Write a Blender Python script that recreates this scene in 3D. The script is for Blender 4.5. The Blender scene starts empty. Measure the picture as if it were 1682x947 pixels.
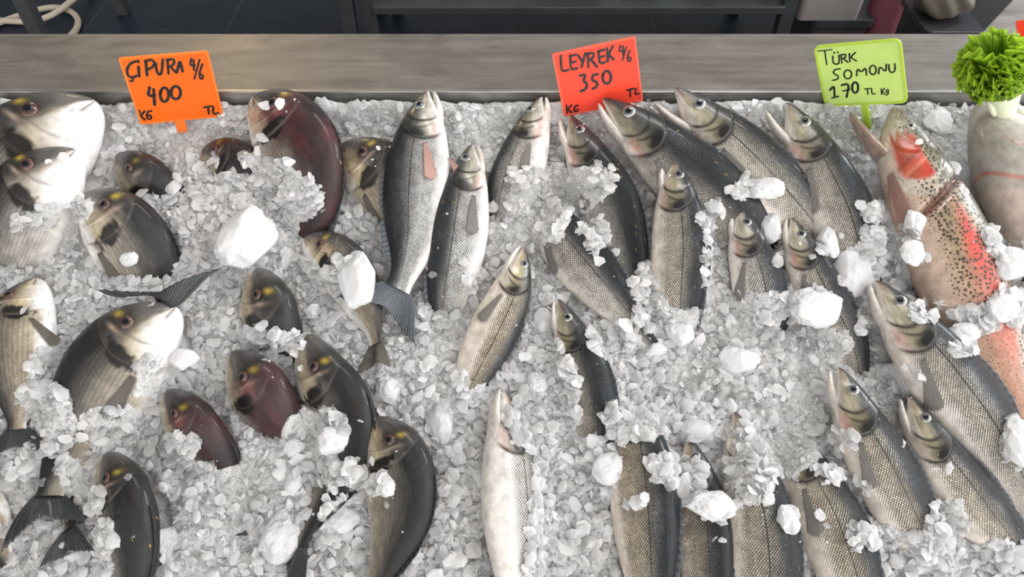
import bpy, math, random
import numpy as np
from mathutils import Matrix, Vector
from mathutils.bvhtree import BVHTree

random.seed(7)
rng = np.random.default_rng(11)
COL = bpy.context.scene.collection
W, H, F = 1682.0, 947.0, 1270.0
PITCH = math.radians(47.0)
CAM = np.array([0.0, -1.122, 0.72])
FWD = np.array([0.0, math.cos(PITCH), -math.sin(PITCH)])
UPV = np.array([0.0, math.sin(PITCH), math.cos(PITCH)])
RGT = np.array([1.0, 0.0, 0.0])
TILT = math.radians(20.0)
BO = np.array([0.0, -0.004, -0.026])
BX = np.array([1.0, 0.0, 0.0])
BY = np.array([0.0, math.cos(TILT), math.sin(TILT)])
BN = np.array([0.0, -math.sin(TILT), math.cos(TILT)])


# ---------------------------------------------------------------- geometry of the place
def ray(px, py):
    d = FWD + RGT * ((px - W / 2) / F) - UPV * ((py - H / 2) / F)
    return d / np.linalg.norm(d)


def on_plane(px, py, p0, n):
    d = ray(px, py)
    return CAM + d * (np.dot(p0 - CAM, n) / np.dot(d, n))


def on_z(px, py, z):
    return on_plane(px, py, np.array([0, 0, z]), np.array([0, 0, 1.0]))


def on_y(px, py, y):
    return on_plane(px, py, np.array([0, y, 0.0]), np.array([0, 1.0, 0]))


def to_bed(p):
    q = np.asarray(p) - BO
    return np.stack([q @ BX, q @ BY, q @ BN], -1)


def from_bed(q):
    q = np.asarray(q)
    return BO + q[..., 0:1] * BX + q[..., 1:2] * BY + q[..., 2:3] * BN


def px_bed(px, py, h=0.0):
    return to_bed(on_plane(px, py, BO + BN * h, BN))


def project(p):
    q = np.asarray(p) - CAM
    z = q @ FWD
    return np.stack([W / 2 + F * (q @ RGT) / z, H / 2 - F * (q @ UPV) / z], -1)


def project_bed(q):
    return project(from_bed(q))


MBED = Matrix(((BX[0], BY[0], BN[0], BO[0]), (BX[1], BY[1], BN[1], BO[1]), (BX[2], BY[2], BN[2], BO[2]), (0, 0, 0, 1)))


def bed_matrix(c):
    return MBED @ Matrix.Translation(Vector([float(x) for x in c]))


# ---------------------------------------------------------------- noise
def _hash(i, j, k):
    x = np.sin(i * 127.1 + j * 311.7 + k * 74.7) * 43758.5453
    return x - np.floor(x)


def vnoise(p):
    p = np.asarray(p, float)
    i = np.floor(p)
    f = p - i
    f = f * f * (3 - 2 * f)
    x, y, z = i[..., 0], i[..., 1], i[..., 2]
    fx, fy, fz = f[..., 0], f[..., 1], f[..., 2]
    r = 0
    for a in (0, 1):
        for b in (0, 1):
            for c in (0, 1):
                r = r + _hash(x + a, y + b, z + c) * (fx if a else 1 - fx) * (fy if b else 1 - fy) * (fz if c else 1 - fz)
    return r * 2 - 1


def fbm(p, octs=3):
    p = np.asarray(p, float)
    r, a = 0, 1.0
    for o in range(octs):
        r = r + a * vnoise(p * (2 ** o) + 17.3 * o)
        a *= 0.5
    return r


def smooth(e0, e1, x):
    t = np.clip((x - e0) / (e1 - e0), 0, 1)
    return t * t * (3 - 2 * t)


def hermite(xs, ys, x):
    xs, ys = np.asarray(xs, float), np.asarray(ys, float)
    m = np.gradient(ys, xs, axis=0)
    x = np.clip(x, xs[0], xs[-1])
    k = np.clip(np.searchsorted(xs, x) - 1, 0, len(xs) - 2)
    h = xs[k + 1] - xs[k]
    t = (x - xs[k]) / h
    if ys.ndim > 1:
        t, h = t[:, None], h[:, None]
    return (2 * t**3 - 3 * t**2 + 1) * ys[k] + (t**3 - 2 * t**2 + t) * h * m[k] + (-2 * t**3 + 3 * t**2) * ys[k + 1] + (t**3 - t**2) * h * m[k + 1]


def ramp(t, stops):
    xs = [s[0] for s in stops]
    cs = np.array([s[1] for s in stops], float)
    return np.stack([np.interp(t, xs, cs[:, c]) for c in range(3)], -1)


def mixc(a, b, f):
    f = np.clip(f, 0, 1)[..., None]
    return a * (1 - f) + np.asarray(b, float) * f


# ---------------------------------------------------------------- object helpers
def tag(o, label=None, cat=None, group=None, kind=None):
    for k, v in (('label', label), ('category', cat), ('group', group), ('kind', kind)):
        if v:
            o[k] = v
    return o


def empty(name, matrix=None):
    o = bpy.data.objects.new(name, None)
    o.empty_display_size = 0.02
    COL.objects.link(o)
    if matrix is not None:
        o.matrix_world = matrix
    return o


def link(name, me, parent=None, matrix=None):
    o = bpy.data.objects.new(name, me)
    COL.objects.link(o)
    if parent is not None:
        o.parent = parent
    if matrix is not None:
        if parent is not None:
            o.matrix_local = matrix
        else:
            o.matrix_world = matrix
    return o


def mesh(name, verts, faces, mat, smooth_=True, uv=None, attrs=None, col=None):
    """faces: (n,3)/(n,4) int array, or a list of index tuples"""
    me = bpy.data.meshes.new(name)
    verts = np.asarray(verts, np.float32)
    if isinstance(faces, np.ndarray):
        n, k = faces.shape
        me.vertices.add(len(verts))
        me.vertices.foreach_set('co', verts.ravel())
        me.loops.add(n * k)
        me.loops.foreach_set('vertex_index', faces.ravel().astype(np.int32))
        me.polygons.add(n)
        me.polygons.foreach_set('loop_start', (np.arange(n) * k).astype(np.int32))
        me.update(calc_edges=True)
    else:
        me.from_pydata([tuple(map(float, v)) for v in verts], [], [tuple(int(i) for i in f) for f in faces])
        me.update()
    me.polygons.foreach_set('use_smooth', np.full(len(me.polygons), smooth_))
    if uv is not None:
        li = np.empty(len(me.loops), np.int32)
        me.loops.foreach_get('vertex_index', li)
        l = me.uv_layers.new(name='UVMap')
        l.data.foreach_set('uv', np.asarray(uv, np.float32)[li].ravel())
    for k, v in (attrs or {}).items():
        a = me.attributes.new(k, 'FLOAT', 'POINT')
        a.data.foreach_set('value', np.asarray(v, np.float32).ravel())
    if col is not None:
        a = me.attributes.new('albedo', 'FLOAT_COLOR', 'POINT')
        c = np.ones((len(verts), 4), np.float32)
        c[:, :3] = col
        a.data.foreach_set('color', c.ravel())
    if mat is not None:
        me.materials.append(mat)
    me.validate()
    return me


def grid_faces(nr, nc, wrap=False):
    r = np.arange(nr - 1)[:, None]
    c = np.arange(nc if wrap else nc - 1)[None, :]
    c2 = (c + 1) % nc
    return np.stack([r * nc + c, r * nc + c2, (r + 1) * nc + c2, (r + 1) * nc + c], -1).reshape(-1, 4)


class MB:
    """collects simple solids for one mesh"""

    def __init__(s):
        s.v, s.f = [], []

    def add(s, v, f):
        b = len(s.v)
        s.v += [tuple(map(float, x)) for x in v]
        s.f += [tuple(int(i) + b for i in q) for q in f]
        return s

    def box(s, x0, x1, y0, y1, z0, z1):
        v = [(x, y, z) for z in (z0, z1) for y in (y0, y1) for x in (x0, x1)]
        return s.add(v, [(0, 2, 3, 1), (4, 5, 7, 6), (0, 1, 5, 4), (2, 6, 7, 3), (0, 4, 6, 2), (1, 3, 7, 5)])

    def prism(s, pts, z0, z1):
        n = len(pts)
        v = [(p[0], p[1], z0) for p in pts] + [(p[0], p[1], z1) for p in pts]
        f = [tuple(range(n - 1, -1, -1)), tuple(range(n, 2 * n))] + [(i, (i + 1) % n, n + (i + 1) % n, n + i) for i in range(n)]
        return s.add(v, f)

    def tube(s, pts, r, n=10):
        pts = np.asarray(pts, float)
        t = np.gradient(pts, axis=0)
        t /= np.linalg.norm(t, axis=1)[:, None] + 1e-9
        ref = np.array([0.13, 0.21, 0.97])
        a = np.cross(t, ref)
        a /= np.linalg.norm(a, axis=1)[:, None] + 1e-9
        b = np.cross(t, a)
        rr = np.broadcast_to(np.asarray(r, float), (len(pts),))
        th = np.arange(n) * 2 * math.pi / n
        ring = pts[:, None] + rr[:, None, None] * (np.cos(th)[None, :, None] * a[:, None] + np.sin(th)[None, :, None] * b[:, None])
        f = [tuple(q) for q in grid_faces(len(pts), n, True)]
        m = len(pts) * n
        f += [tuple(range(n - 1, -1, -1)), tuple(range(m - n, m))]
        return s.add(ring.reshape(-1, 3), f)

    def frustum(s, cx, cy, z0, z1, w0, d0, w1, d1, rc=0.02, n=5):
        """rounded-corner tapered tub"""
        rings = []
        for z, w, d in ((z0, w0, d0), (z1, w1, d1)):
            p = []
            for qx, qy, a0 in ((1, 1, 0), (-1, 1, 90), (-1, -1, 180), (1, -1, 270)):
                for k in range(n + 1):
                    a = math.radians(a0 + 90 * k / n)
                    p.append((cx + qx * (w / 2 - rc) + rc * math.cos(a), cy + qy * (d / 2 - rc) + rc * math.sin(a), z))
            rings.append(p)
        m = len(rings[0])
        f = [tuple(range(m - 1, -1, -1)), tuple(range(m, 2 * m))] + [(i, (i + 1) % m, m + (i + 1) % m, m + i) for i in range(m)]
        return s.add(rings[0] + rings[1], f)

    def build(s, name, mat, parent=None, sm=False, matrix=None):
        return link(name, mesh(name, s.v, s.f, mat, sm), parent, matrix)


def bevel(o, w=0.003, seg=2):
    m = o.modifiers.new('b', 'BEVEL')
    m.width, m.segments, m.limit_method = w, seg, 'ANGLE'
    return o


# ---------------------------------------------------------------- materials
def new_mat(name):
    m = bpy.data.materials.new(name)
    m.use_nodes = True
    nt = m.node_tree
    for n in list(nt.nodes):
        if n.type != 'OUTPUT_MATERIAL':
            nt.nodes.remove(n)
    out = next(n for n in nt.nodes if n.type == 'OUTPUT_MATERIAL')
    return m, nt, out


class NT:
    def __init__(s, nt):
        s.nt = nt

    def n(s, kind, **kw):
        o = s.nt.nodes.new(kind)
        ins = kw.pop('ins', {})
        for k, v in kw.items():
            setattr(o, k, v)
        for k, v in ins.items():
            s.put(o.inputs[k], v)
        return o

    def put(s, sock, v):
        if isinstance(v, bpy.types.NodeSocket):
            s.nt.links.new(v, sock)
        else:
            sock.default_value = v

    def math(s, op, a, b=0.0, c=0.0):
        o = s.n('ShaderNodeMath', operation=op)
        s.put(o.inputs[0], a)
        s.put(o.inputs[1], b)
        s.put(o.inputs[2], c)
        return o.outputs[0]

    def attr(s, name, what='Fac'):
        return s.n('ShaderNodeAttribute', attribute_name=name).outputs[what]

    def mix(s, f, a, b, blend='MIX'):
        o = s.n('ShaderNodeMix', data_type='RGBA', blend_type=blend)
        s.put(o.inputs[0], f)
        s.put(o.inputs[6], a)
        s.put(o.inputs[7], b)
        return o.outputs[2]

    def ramp(s, f, stops):
        o = s.n('ShaderNodeValToRGB')
        e = o.color_ramp.elements
        while len(e) < len(stops):
            e.new(0.5)
        for x, (p, c) in zip(e, stops):
            x.position = p
            x.color = (*c, 1) if len(c) == 3 else c
        s.put(o.inputs[0], f)
        return o.outputs[0]

    def noise(s, vec, scale, detail=3, rough=0.5, dist=0.0):
        o = s.n('ShaderNodeTexNoise')
        s.put(o.inputs['Vector'], vec)
        o.inputs['Scale'].default_value = scale
        o.inputs['Detail'].default_value = detail
        o.inputs['Roughness'].default_value = rough
        o.inputs['Distortion'].default_value = dist
        return o.outputs[0]

    def bump(s, h, strength, dist):
        o = s.n('ShaderNodeBump')
        o.inputs['Strength'].default_value = strength
        o.inputs['Distance'].default_value = dist
        s.put(o.inputs['Height'], h)
        return o.outputs[0]


def simple_mat(name, col, rough=0.5, metal=0.0, var=0.12, scale=8.0, coat=0.0, stretch=(1, 1, 1), bump=0.0, spec=0.5):
    m, nt, out = new_mat(name)
    g = NT(nt)
    tc = g.n('ShaderNodeTexCoord').outputs['Object']
    mp = g.n('ShaderNodeMapping', ins={'Vector': tc, 'Scale': stretch}).outputs[0]
    nz = g.noise(mp, scale, 4, 0.6)
    lo = tuple(c * (1 - var) for c in col)
    hi = tuple(min(1, c * (1 + var)) for c in col)
    c = g.ramp(nz, [(0.3, lo), (0.7, hi)])
    p = g.n('ShaderNodeBsdfPrincipled', ins={'Base Color': c, 'Roughness': rough, 'Metallic': metal, 'Coat Weight': coat, 'Coat Roughness': 0.1, 'Specular IOR Level': spec})
    if bump:
        g.put(p.inputs['Normal'], g.bump(nz, bump, 0.004))
    nt.links.new(p.outputs[0], out.inputs[0])
    return m


def fish_skin_mat(name, ls, lt, edge=0.75, stripes=0.0, lateral=0.6, rough=0.3, bumpy=0.5):
    """wet scaled skin: rows of overlapping scales in metres along (s) and around (t) the body"""
    m, nt, out = new_mat(name)
    g = NT(nt)
    uv = g.n('ShaderNodeUVMap', uv_map='UVMap').outputs[0]
    sx = g.n('ShaderNodeSeparateXYZ')
    g.put(sx.inputs[0], uv)
    a = g.math('MULTIPLY', sx.outputs[0], 1.0 / ls)
    b = g.math('MULTIPLY', sx.outputs[1], 1.0 / lt)
    cb = g.n('ShaderNodeCombineXYZ')
    g.put(cb.inputs[0], g.math('ADD', a, b))
    g.put(cb.inputs[1], g.math('SUBTRACT', a, b))
    vo = g.n('ShaderNodeTexVoronoi', voronoi_dimensions='2D', feature='DISTANCE_TO_EDGE')
    g.put(vo.inputs['Vector'], cb.outputs[0])
    vo.inputs['Scale'].default_value = 1.0
    vo.inputs['Randomness'].default_value = 0.22
    v1 = g.n('ShaderNodeTexVoronoi', voronoi_dimensions='2D', feature='F1')
    g.put(v1.inputs['Vector'], cb.outputs[0])
    v1.inputs['Scale'].default_value = 1.0
    v1.inputs['Randomness'].default_value = 0.22
    ed = g.n('ShaderNodeMapRange', interpolation_type='SMOOTHSTEP', ins={0: vo.outputs['Distance'], 1: 0.02, 2: 0.28, 3: 1.0, 4: 0.0}).outputs[0]
    scl = g.attr('scl')
    alb = g.attr('albedo', 'Color')
    cellr = g.n('ShaderNodeSeparateColor')
    g.put(cellr.inputs[0], v1.outputs['Color'])
    nz = g.noise(uv, 60.0, 4, 0.65)
    # scale centres glint, edges are dark skin
    edk = g.math('MULTIPLY', g.math('MULTIPLY', ed, scl), edge)
    c = g.mix(edk, alb, g.mix(1.0, alb, (0.16, 0.16, 0.17, 1), 'MULTIPLY'))
    lite = g.math('MULTIPLY', g.math('MULTIPLY', g.math('SUBTRACT', 1.0, ed), scl), g.math('MULTIPLY', cellr.outputs[0], 0.55))
    c = g.mix(lite, c, g.mix(1.0, alb, (2.0, 1.98, 1.92, 1), 'MULTIPLY'))
    if stripes:
        w = g.n('ShaderNodeMath', operation='SINE')
        g.put(w.inputs[0], g.math('MULTIPLY', sx.outputs[1], 2 * math.pi / 0.0052))
        st = g.math('MULTIPLY', g.math('MULTIPLY', g.math('MULTIPLY_ADD', w.outputs[0], 0.5, 0.5), scl), stripes)
        c = g.mix(st, c, g.mix(1.0, alb, (0.35, 0.32, 0.3, 1), 'MULTIPLY'))
    vv = g.attr('vv')
    ll = g.n('ShaderNodeMapRange', interpolation_type='SMOOTHSTEP', ins={0: g.math('ABSOLUTE', g.math('SUBTRACT', vv, 0.2)), 1: 0.008, 2: 0.028, 3: 1.0, 4: 0.0}).outputs[0]
    c = g.mix(g.math('MULTIPLY', g.math('MULTIPLY', ll, scl), lateral), c, (0.03, 0.03, 0.03, 1))
    # worn grain
    c = g.mix(1.0, c, g.ramp(nz, [(0.3, (0.72, 0.72, 0.72)), (0.7, (1.15, 1.15, 1.15))]), 'MULTIPLY')
    met = g.attr('met')
    gl = g.math('MULTIPLY', g.math('GREATER_THAN', cellr.outputs[1], 0.86), scl)
    rg = g.math('SUBTRACT', g.math('MULTIPLY_ADD', nz, 0.18, rough - 0.06), g.math('MULTIPLY', gl, 0.1))
    ht = g.math('MULTIPLY', g.math('SUBTRACT', g.math('SUBTRACT', 1.0, ed), g.math('MULTIPLY', v1.outputs['Distance'], 0.5)), scl)
    ht = g.math('ADD', ht, g.math('MULTIPLY', nz, 0.35))
    p = g.n('ShaderNodeBsdfPrincipled', ins={'Base Color': c, 'Metallic': met, 'Roughness': rg, 'Coat Weight': 0.16, 'Coat Roughness': 0.10, 'Specular IOR Level': 0.34,
                                             'Normal': g.bump(ht, bumpy, 0.0012)})
    nt.links.new(p.outputs[0], out.inputs[0])
    return m


def fin_mat(name, c0, c1, trans=0.35):
    m, nt, out = new_mat(name)
    g = NT(nt)
    uv = g.n('ShaderNodeUVMap', uv_map='UVMap').outputs[0]
    sx = g.n('ShaderNodeSeparateXYZ')
    g.put(sx.inputs[0], uv)
    w = g.math('SINE', g.math('MULTIPLY', sx.outputs[0], 2 * math.pi * 13))
    st = g.math('MULTIPLY_ADD', w, 0.5, 0.5)
    nz = g.noise(uv, 9.0, 4, 0.6)
    f = g.math('MULTIPLY_ADD', nz, 0.9, g.math('MULTIPLY_ADD', st, 0.5, -0.25))
    c = g.mix(f, (*c0, 1), (*c1, 1))
    p = g.n('ShaderNodeBsdfPrincipled', ins={'Base Color': c, 'Roughness': 0.32, 'Coat Weight': 0.3, 'Coat Roughness': 0.15, 'Normal': g.bump(st, 0.6, 0.001)})
    t = g.n('ShaderNodeBsdfTranslucent', ins={'Color': c})
    x = g.n('ShaderNodeMixShader', ins={0: trans, 1: p.outputs[0], 2: t.outputs[0]})
    nt.links.new(x.outputs[0], out.inputs[0])
    return m


def ice_mat(name, clear_attr=True, bump=0.0, grainy=False, white=(0.93, 0.925, 0.925), trans=0.35, grain=900.0):
    m, nt, out = new_mat(name)
    g = NT(nt)
    geo = g.n('ShaderNodeNewGeometry')
    pos = geo.outputs['Position']
    nz = g.noise(pos, 55.0, 4, 0.65)
    tone = g.attr('tone') if clear_attr else nz
    c = g.ramp(tone, [(0.1, tuple(w * 0.86 for w in white)), (0.8, white)])
    if not clear_attr:
        c = g.mix(g.math('MULTIPLY', g.attr('wet'), .75), c, (.52, .51, .50, 1))
        gr = g.n('ShaderNodeTexVoronoi', feature='F1', ins={'Vector': pos, 'Scale': 330.0})
        c = g.mix(.55 if grainy else .0, c, g.mix(1.0, c, g.ramp(gr.outputs['Distance'], [(.1, (1.15, 1.15, 1.15)), (.75, (.62, .62, .62))]), 'MULTIPLY'))
    kw = {}
    if bump:
        fine = g.noise(pos, grain, 2, 0.6)
        h = g.math('ADD', nz, g.math('MULTIPLY', fine, 0.5))
        h = g.math('SUBTRACT', h, g.math('MULTIPLY', gr.outputs['Distance'], .5 if grainy else 0.0))
        kw['Normal'] = g.bump(h, bump, 0.004)
    p = g.n('ShaderNodeBsdfPrincipled', ins={'Base Color': c, 'Roughness': 0.36, 'Specular IOR Level': 0.4, 'IOR': 1.31, **kw})
    t = g.n('ShaderNodeBsdfTranslucent', ins={'Color': c})
    x = g.n('ShaderNodeMixShader', ins={0: trans, 1: p.outputs[0], 2: t.outputs[0]})
    sh = x.outputs[0]
    if clear_attr:
        tr = g.n('ShaderNodeBsdfTransparent', ins={'Color': (0.95, 0.95, 0.945, 1)})
        gl = g.n('ShaderNodeBsdfGlossy', ins={'Color': (1, 1, 1, 1), 'Roughness': 0.12})
        fr = g.n('ShaderNodeFresnel', ins={'IOR': 1.31})
        cl = g.n('ShaderNodeMixShader', ins={0: fr.outputs[0], 1: tr.outputs[0], 2: gl.outputs[0]})
        y = g.n('ShaderNodeMixShader', ins={0: g.attr('clear'), 1: sh, 2: cl.outputs[0]})
        sh = y.outputs[0]
    nt.links.new(sh, out.inputs[0])
    return m
# ---------------------------------------------------------------- fish
PROF = {}
PROF['bream'] = dict(
    ratio=2.62, end=0.86, gill=0.262, eye=(0.148, 0.36, 0.070),
    s=[0, .01, .03, .06, .1, .15, .2, .28, .36, .46, .56, .66, .74, .8, .83, .86],
    top=[.03, .085, .165, .255, .345, .43, .49, .54, .55, .51, .43, .31, .21, .14, .12, .13],
    bot=[-.05, -.11, -.175, -.235, -.295, -.35, -.39, -.43, -.45, -.43, -.36, -.27, -.19, -.14, -.12, -.13],
    wid=[.035, .07, .11, .15, .19, .225, .245, .26, .26, .24, .2, .135, .085, .055, .045, .035])
PROF['bass'] = dict(
    ratio=4.35, end=0.87, gill=0.255, eye=(0.100, 0.34, 0.092),
    s=[0, .01, .03, .06, .1, .15, .2, .27, .36, .46, .56, .66, .74, .8, .84, .87],
    top=[.035, .075, .12, .18, .25, .325, .385, .45, .5, .5, .45, .37, .28, .215, .19, .2],
    bot=[.0, -.02, -.06, -.13, -.22, -.31, -.37, -.43, -.48, -.49, -.45, -.36, -.26, -.2, -.18, -.19],
    wid=[.02, .05, .09, .13, .19, .24, .27, .3, .31, .3, .26, .2, .145, .1, .075, .045])
PROF['trout'] = dict(
    ratio=4.3, end=0.88, gill=0.235, eye=(0.085, 0.30, 0.060),
    s=[0, .01, .03, .06, .1, .15, .2, .27, .36, .46, .56, .66, .74, .8, .84, .88],
    top=[.04, .10, .16, .22, .29, .36, .41, .46, .5, .5, .46, .38, .3, .23, .2, .22],
    bot=[.0, -.04, -.10, -.18, -.27, -.35, -.40, -.45, -.5, -.5, -.46, -.38, -.28, -.21, -.19, -.2],
    wid=[.03, .07, .11, .16, .21, .26, .29, .31, .32, .31, .27, .21, .15, .1, .075, .05])
PROF['pale'] = dict(PROF['trout'], ratio=3.6, gill=0.27, eye=(0.1, 0.55, 0.05))

SKIN = {
    'bream': fish_skin_mat('bream_skin', 0.0030, 0.0024, edge=0.34, stripes=0.38, lateral=0.3, rough=0.33, bumpy=0.35),
    'bass': fish_skin_mat('bass_skin', 0.0046, 0.0030, edge=0.95, stripes=0.0, lateral=0.9, rough=0.26, bumpy=0.6),
    'trout': fish_skin_mat('trout_skin', 0.0022, 0.0016, edge=0.2, lateral=0.0, rough=0.28, bumpy=0.2),
}
SKIN['pale'] = SKIN['trout']


def trout_skin():
    m, nt, out = new_mat('freckled_skin')
    g = NT(nt)
    uv = g.n('ShaderNodeUVMap', uv_map='UVMap').outputs[0]
    alb = g.attr('albedo', 'Color')
    spot = g.attr('scl')
    vo = g.n('ShaderNodeTexVoronoi', voronoi_dimensions='2D', feature='F1')
    g.put(vo.inputs['Vector'], g.n('ShaderNodeMapping', ins={'Vector': uv, 'Scale': (165, 225, 1)}).outputs[0])
    vo.inputs['Scale'].default_value = 1.0
    cr_ = g.n('ShaderNodeSeparateColor')
    g.put(cr_.inputs[0], vo.outputs['Color'])
    nz = g.noise(uv, 260.0, 3, .6)
    rad = g.math('MULTIPLY', g.math('MULTIPLY_ADD', cr_.outputs[0], .34, .12), spot)
    d = g.math('ADD', vo.outputs['Distance'], g.math('MULTIPLY_ADD', nz, .3, -.15))
    dk = g.n('ShaderNodeMapRange', interpolation_type='SMOOTHSTEP', ins={0: g.math('SUBTRACT', rad, d), 1: -.05, 2: .06, 3: 0.0, 4: .88}).outputs[0]
    c = g.mix(dk, alb, (.03, .027, .02, 1))
    n2 = g.noise(uv, 70.0, 4, .65)
    c = g.mix(1.0, c, g.ramp(n2, [(.3, (.72, .72, .72)), (.7, (1.18, 1.18, 1.18))]), 'MULTIPLY')
    p = g.n('ShaderNodeBsdfPrincipled', ins={'Base Color': c, 'Metallic': g.attr('met'), 'Roughness': .3, 'Coat Weight': .15, 'Coat Roughness': .15, 'Normal': g.bump(nz, .25, .001)})
    nt.links.new(p.outputs[0], out.inputs[0])
    return m


SKIN['trout'] = trout_skin()
M_FIN = {
    'bream': fin_mat('bream_fin', (0.09, 0.08, 0.07), (0.30, 0.26, 0.22)),
    'bream_dark': fin_mat('dark_tail', (0.012, 0.013, 0.015), (0.07, 0.075, 0.08), 0.15),
    'bass': fin_mat('bass_fin', (0.15, 0.135, 0.125), (0.46, 0.42, 0.38)),
    'bass_dark': fin_mat('bass_tail', (0.045, 0.05, 0.06), (0.2, 0.22, 0.25), 0.2),
    'trout': fin_mat('trout_fin', (0.42, 0.16, 0.13), (0.50, 0.40, 0.35)),
    'pale': fin_mat('pale_fin', (0.62, 0.36, 0.32), (0.75, 0.6, 0.55)),
    'pelvic': fin_mat('pelvic_fin', (0.55, 0.28, 0.22), (0.72, 0.5, 0.44)),
}
M_IRIS = {
    'bass': simple_mat('iris_grey', (0.115, 0.125, 0.135), 0.12, 0.2, 0.3, 400, 1.0),
    'bream': simple_mat('iris_dark', (0.045, 0.034, 0.032), 0.12, 0.0, 0.3, 400, 0.0, spec=.35),
    'trout': simple_mat('iris_gold', (0.52, 0.48, 0.36), 0.1, 0.3, 0.3, 400, 1.0),
}
M_IRIS['pale'] = M_IRIS['trout']
M_PUPIL = simple_mat('pupil_black', (0.004, 0.005, 0.010), 0.08, 0.0, 0.1, 50, 0.0, spec=.3)
M_RING = {'bass': simple_mat('eye_ring', (0.34, 0.33, 0.29), 0.15, 0.4, 0.2, 300, 1.0), 'bream': simple_mat('eye_ring_gold', (0.11, 0.05, 0.035), 0.2, 0.2, 0.3, 300, 0.2)}
M_RING['trout'] = M_RING['pale'] = M_RING['bass']
M_JAW = {
    'bass': simple_mat('jaw_skin', (0.62, 0.57, 0.52), 0.25, 0.05, 0.2, 90, 0.4),
    'trout': simple_mat('trout_jaw_skin', (0.33, 0.24, 0.19), 0.25, 0.05, 0.3, 60, 0.4),
    'pale': simple_mat('pale_jaw_skin', (0.62, 0.58, 0.53), 0.25, 0.0, 0.12, 40, 0.4),
}
M_GILL = simple_mat('gill_red', (0.55, 0.10, 0.04), 0.2, 0.0, 0.45, 160, 0.6)

S_HEAD = np.concatenate([np.linspace(0, 0.02, 9)[:-1], np.linspace(0.02, 0.31, 92)[:-1]])
TH = np.radians(np.concatenate([np.linspace(-90, 90, 92)[:-1], np.linspace(90, 270, 26)]))
RINGV, RINGF, RINGA = [], [], []          # every fish body in bed coordinates, for where the ice lies


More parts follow.
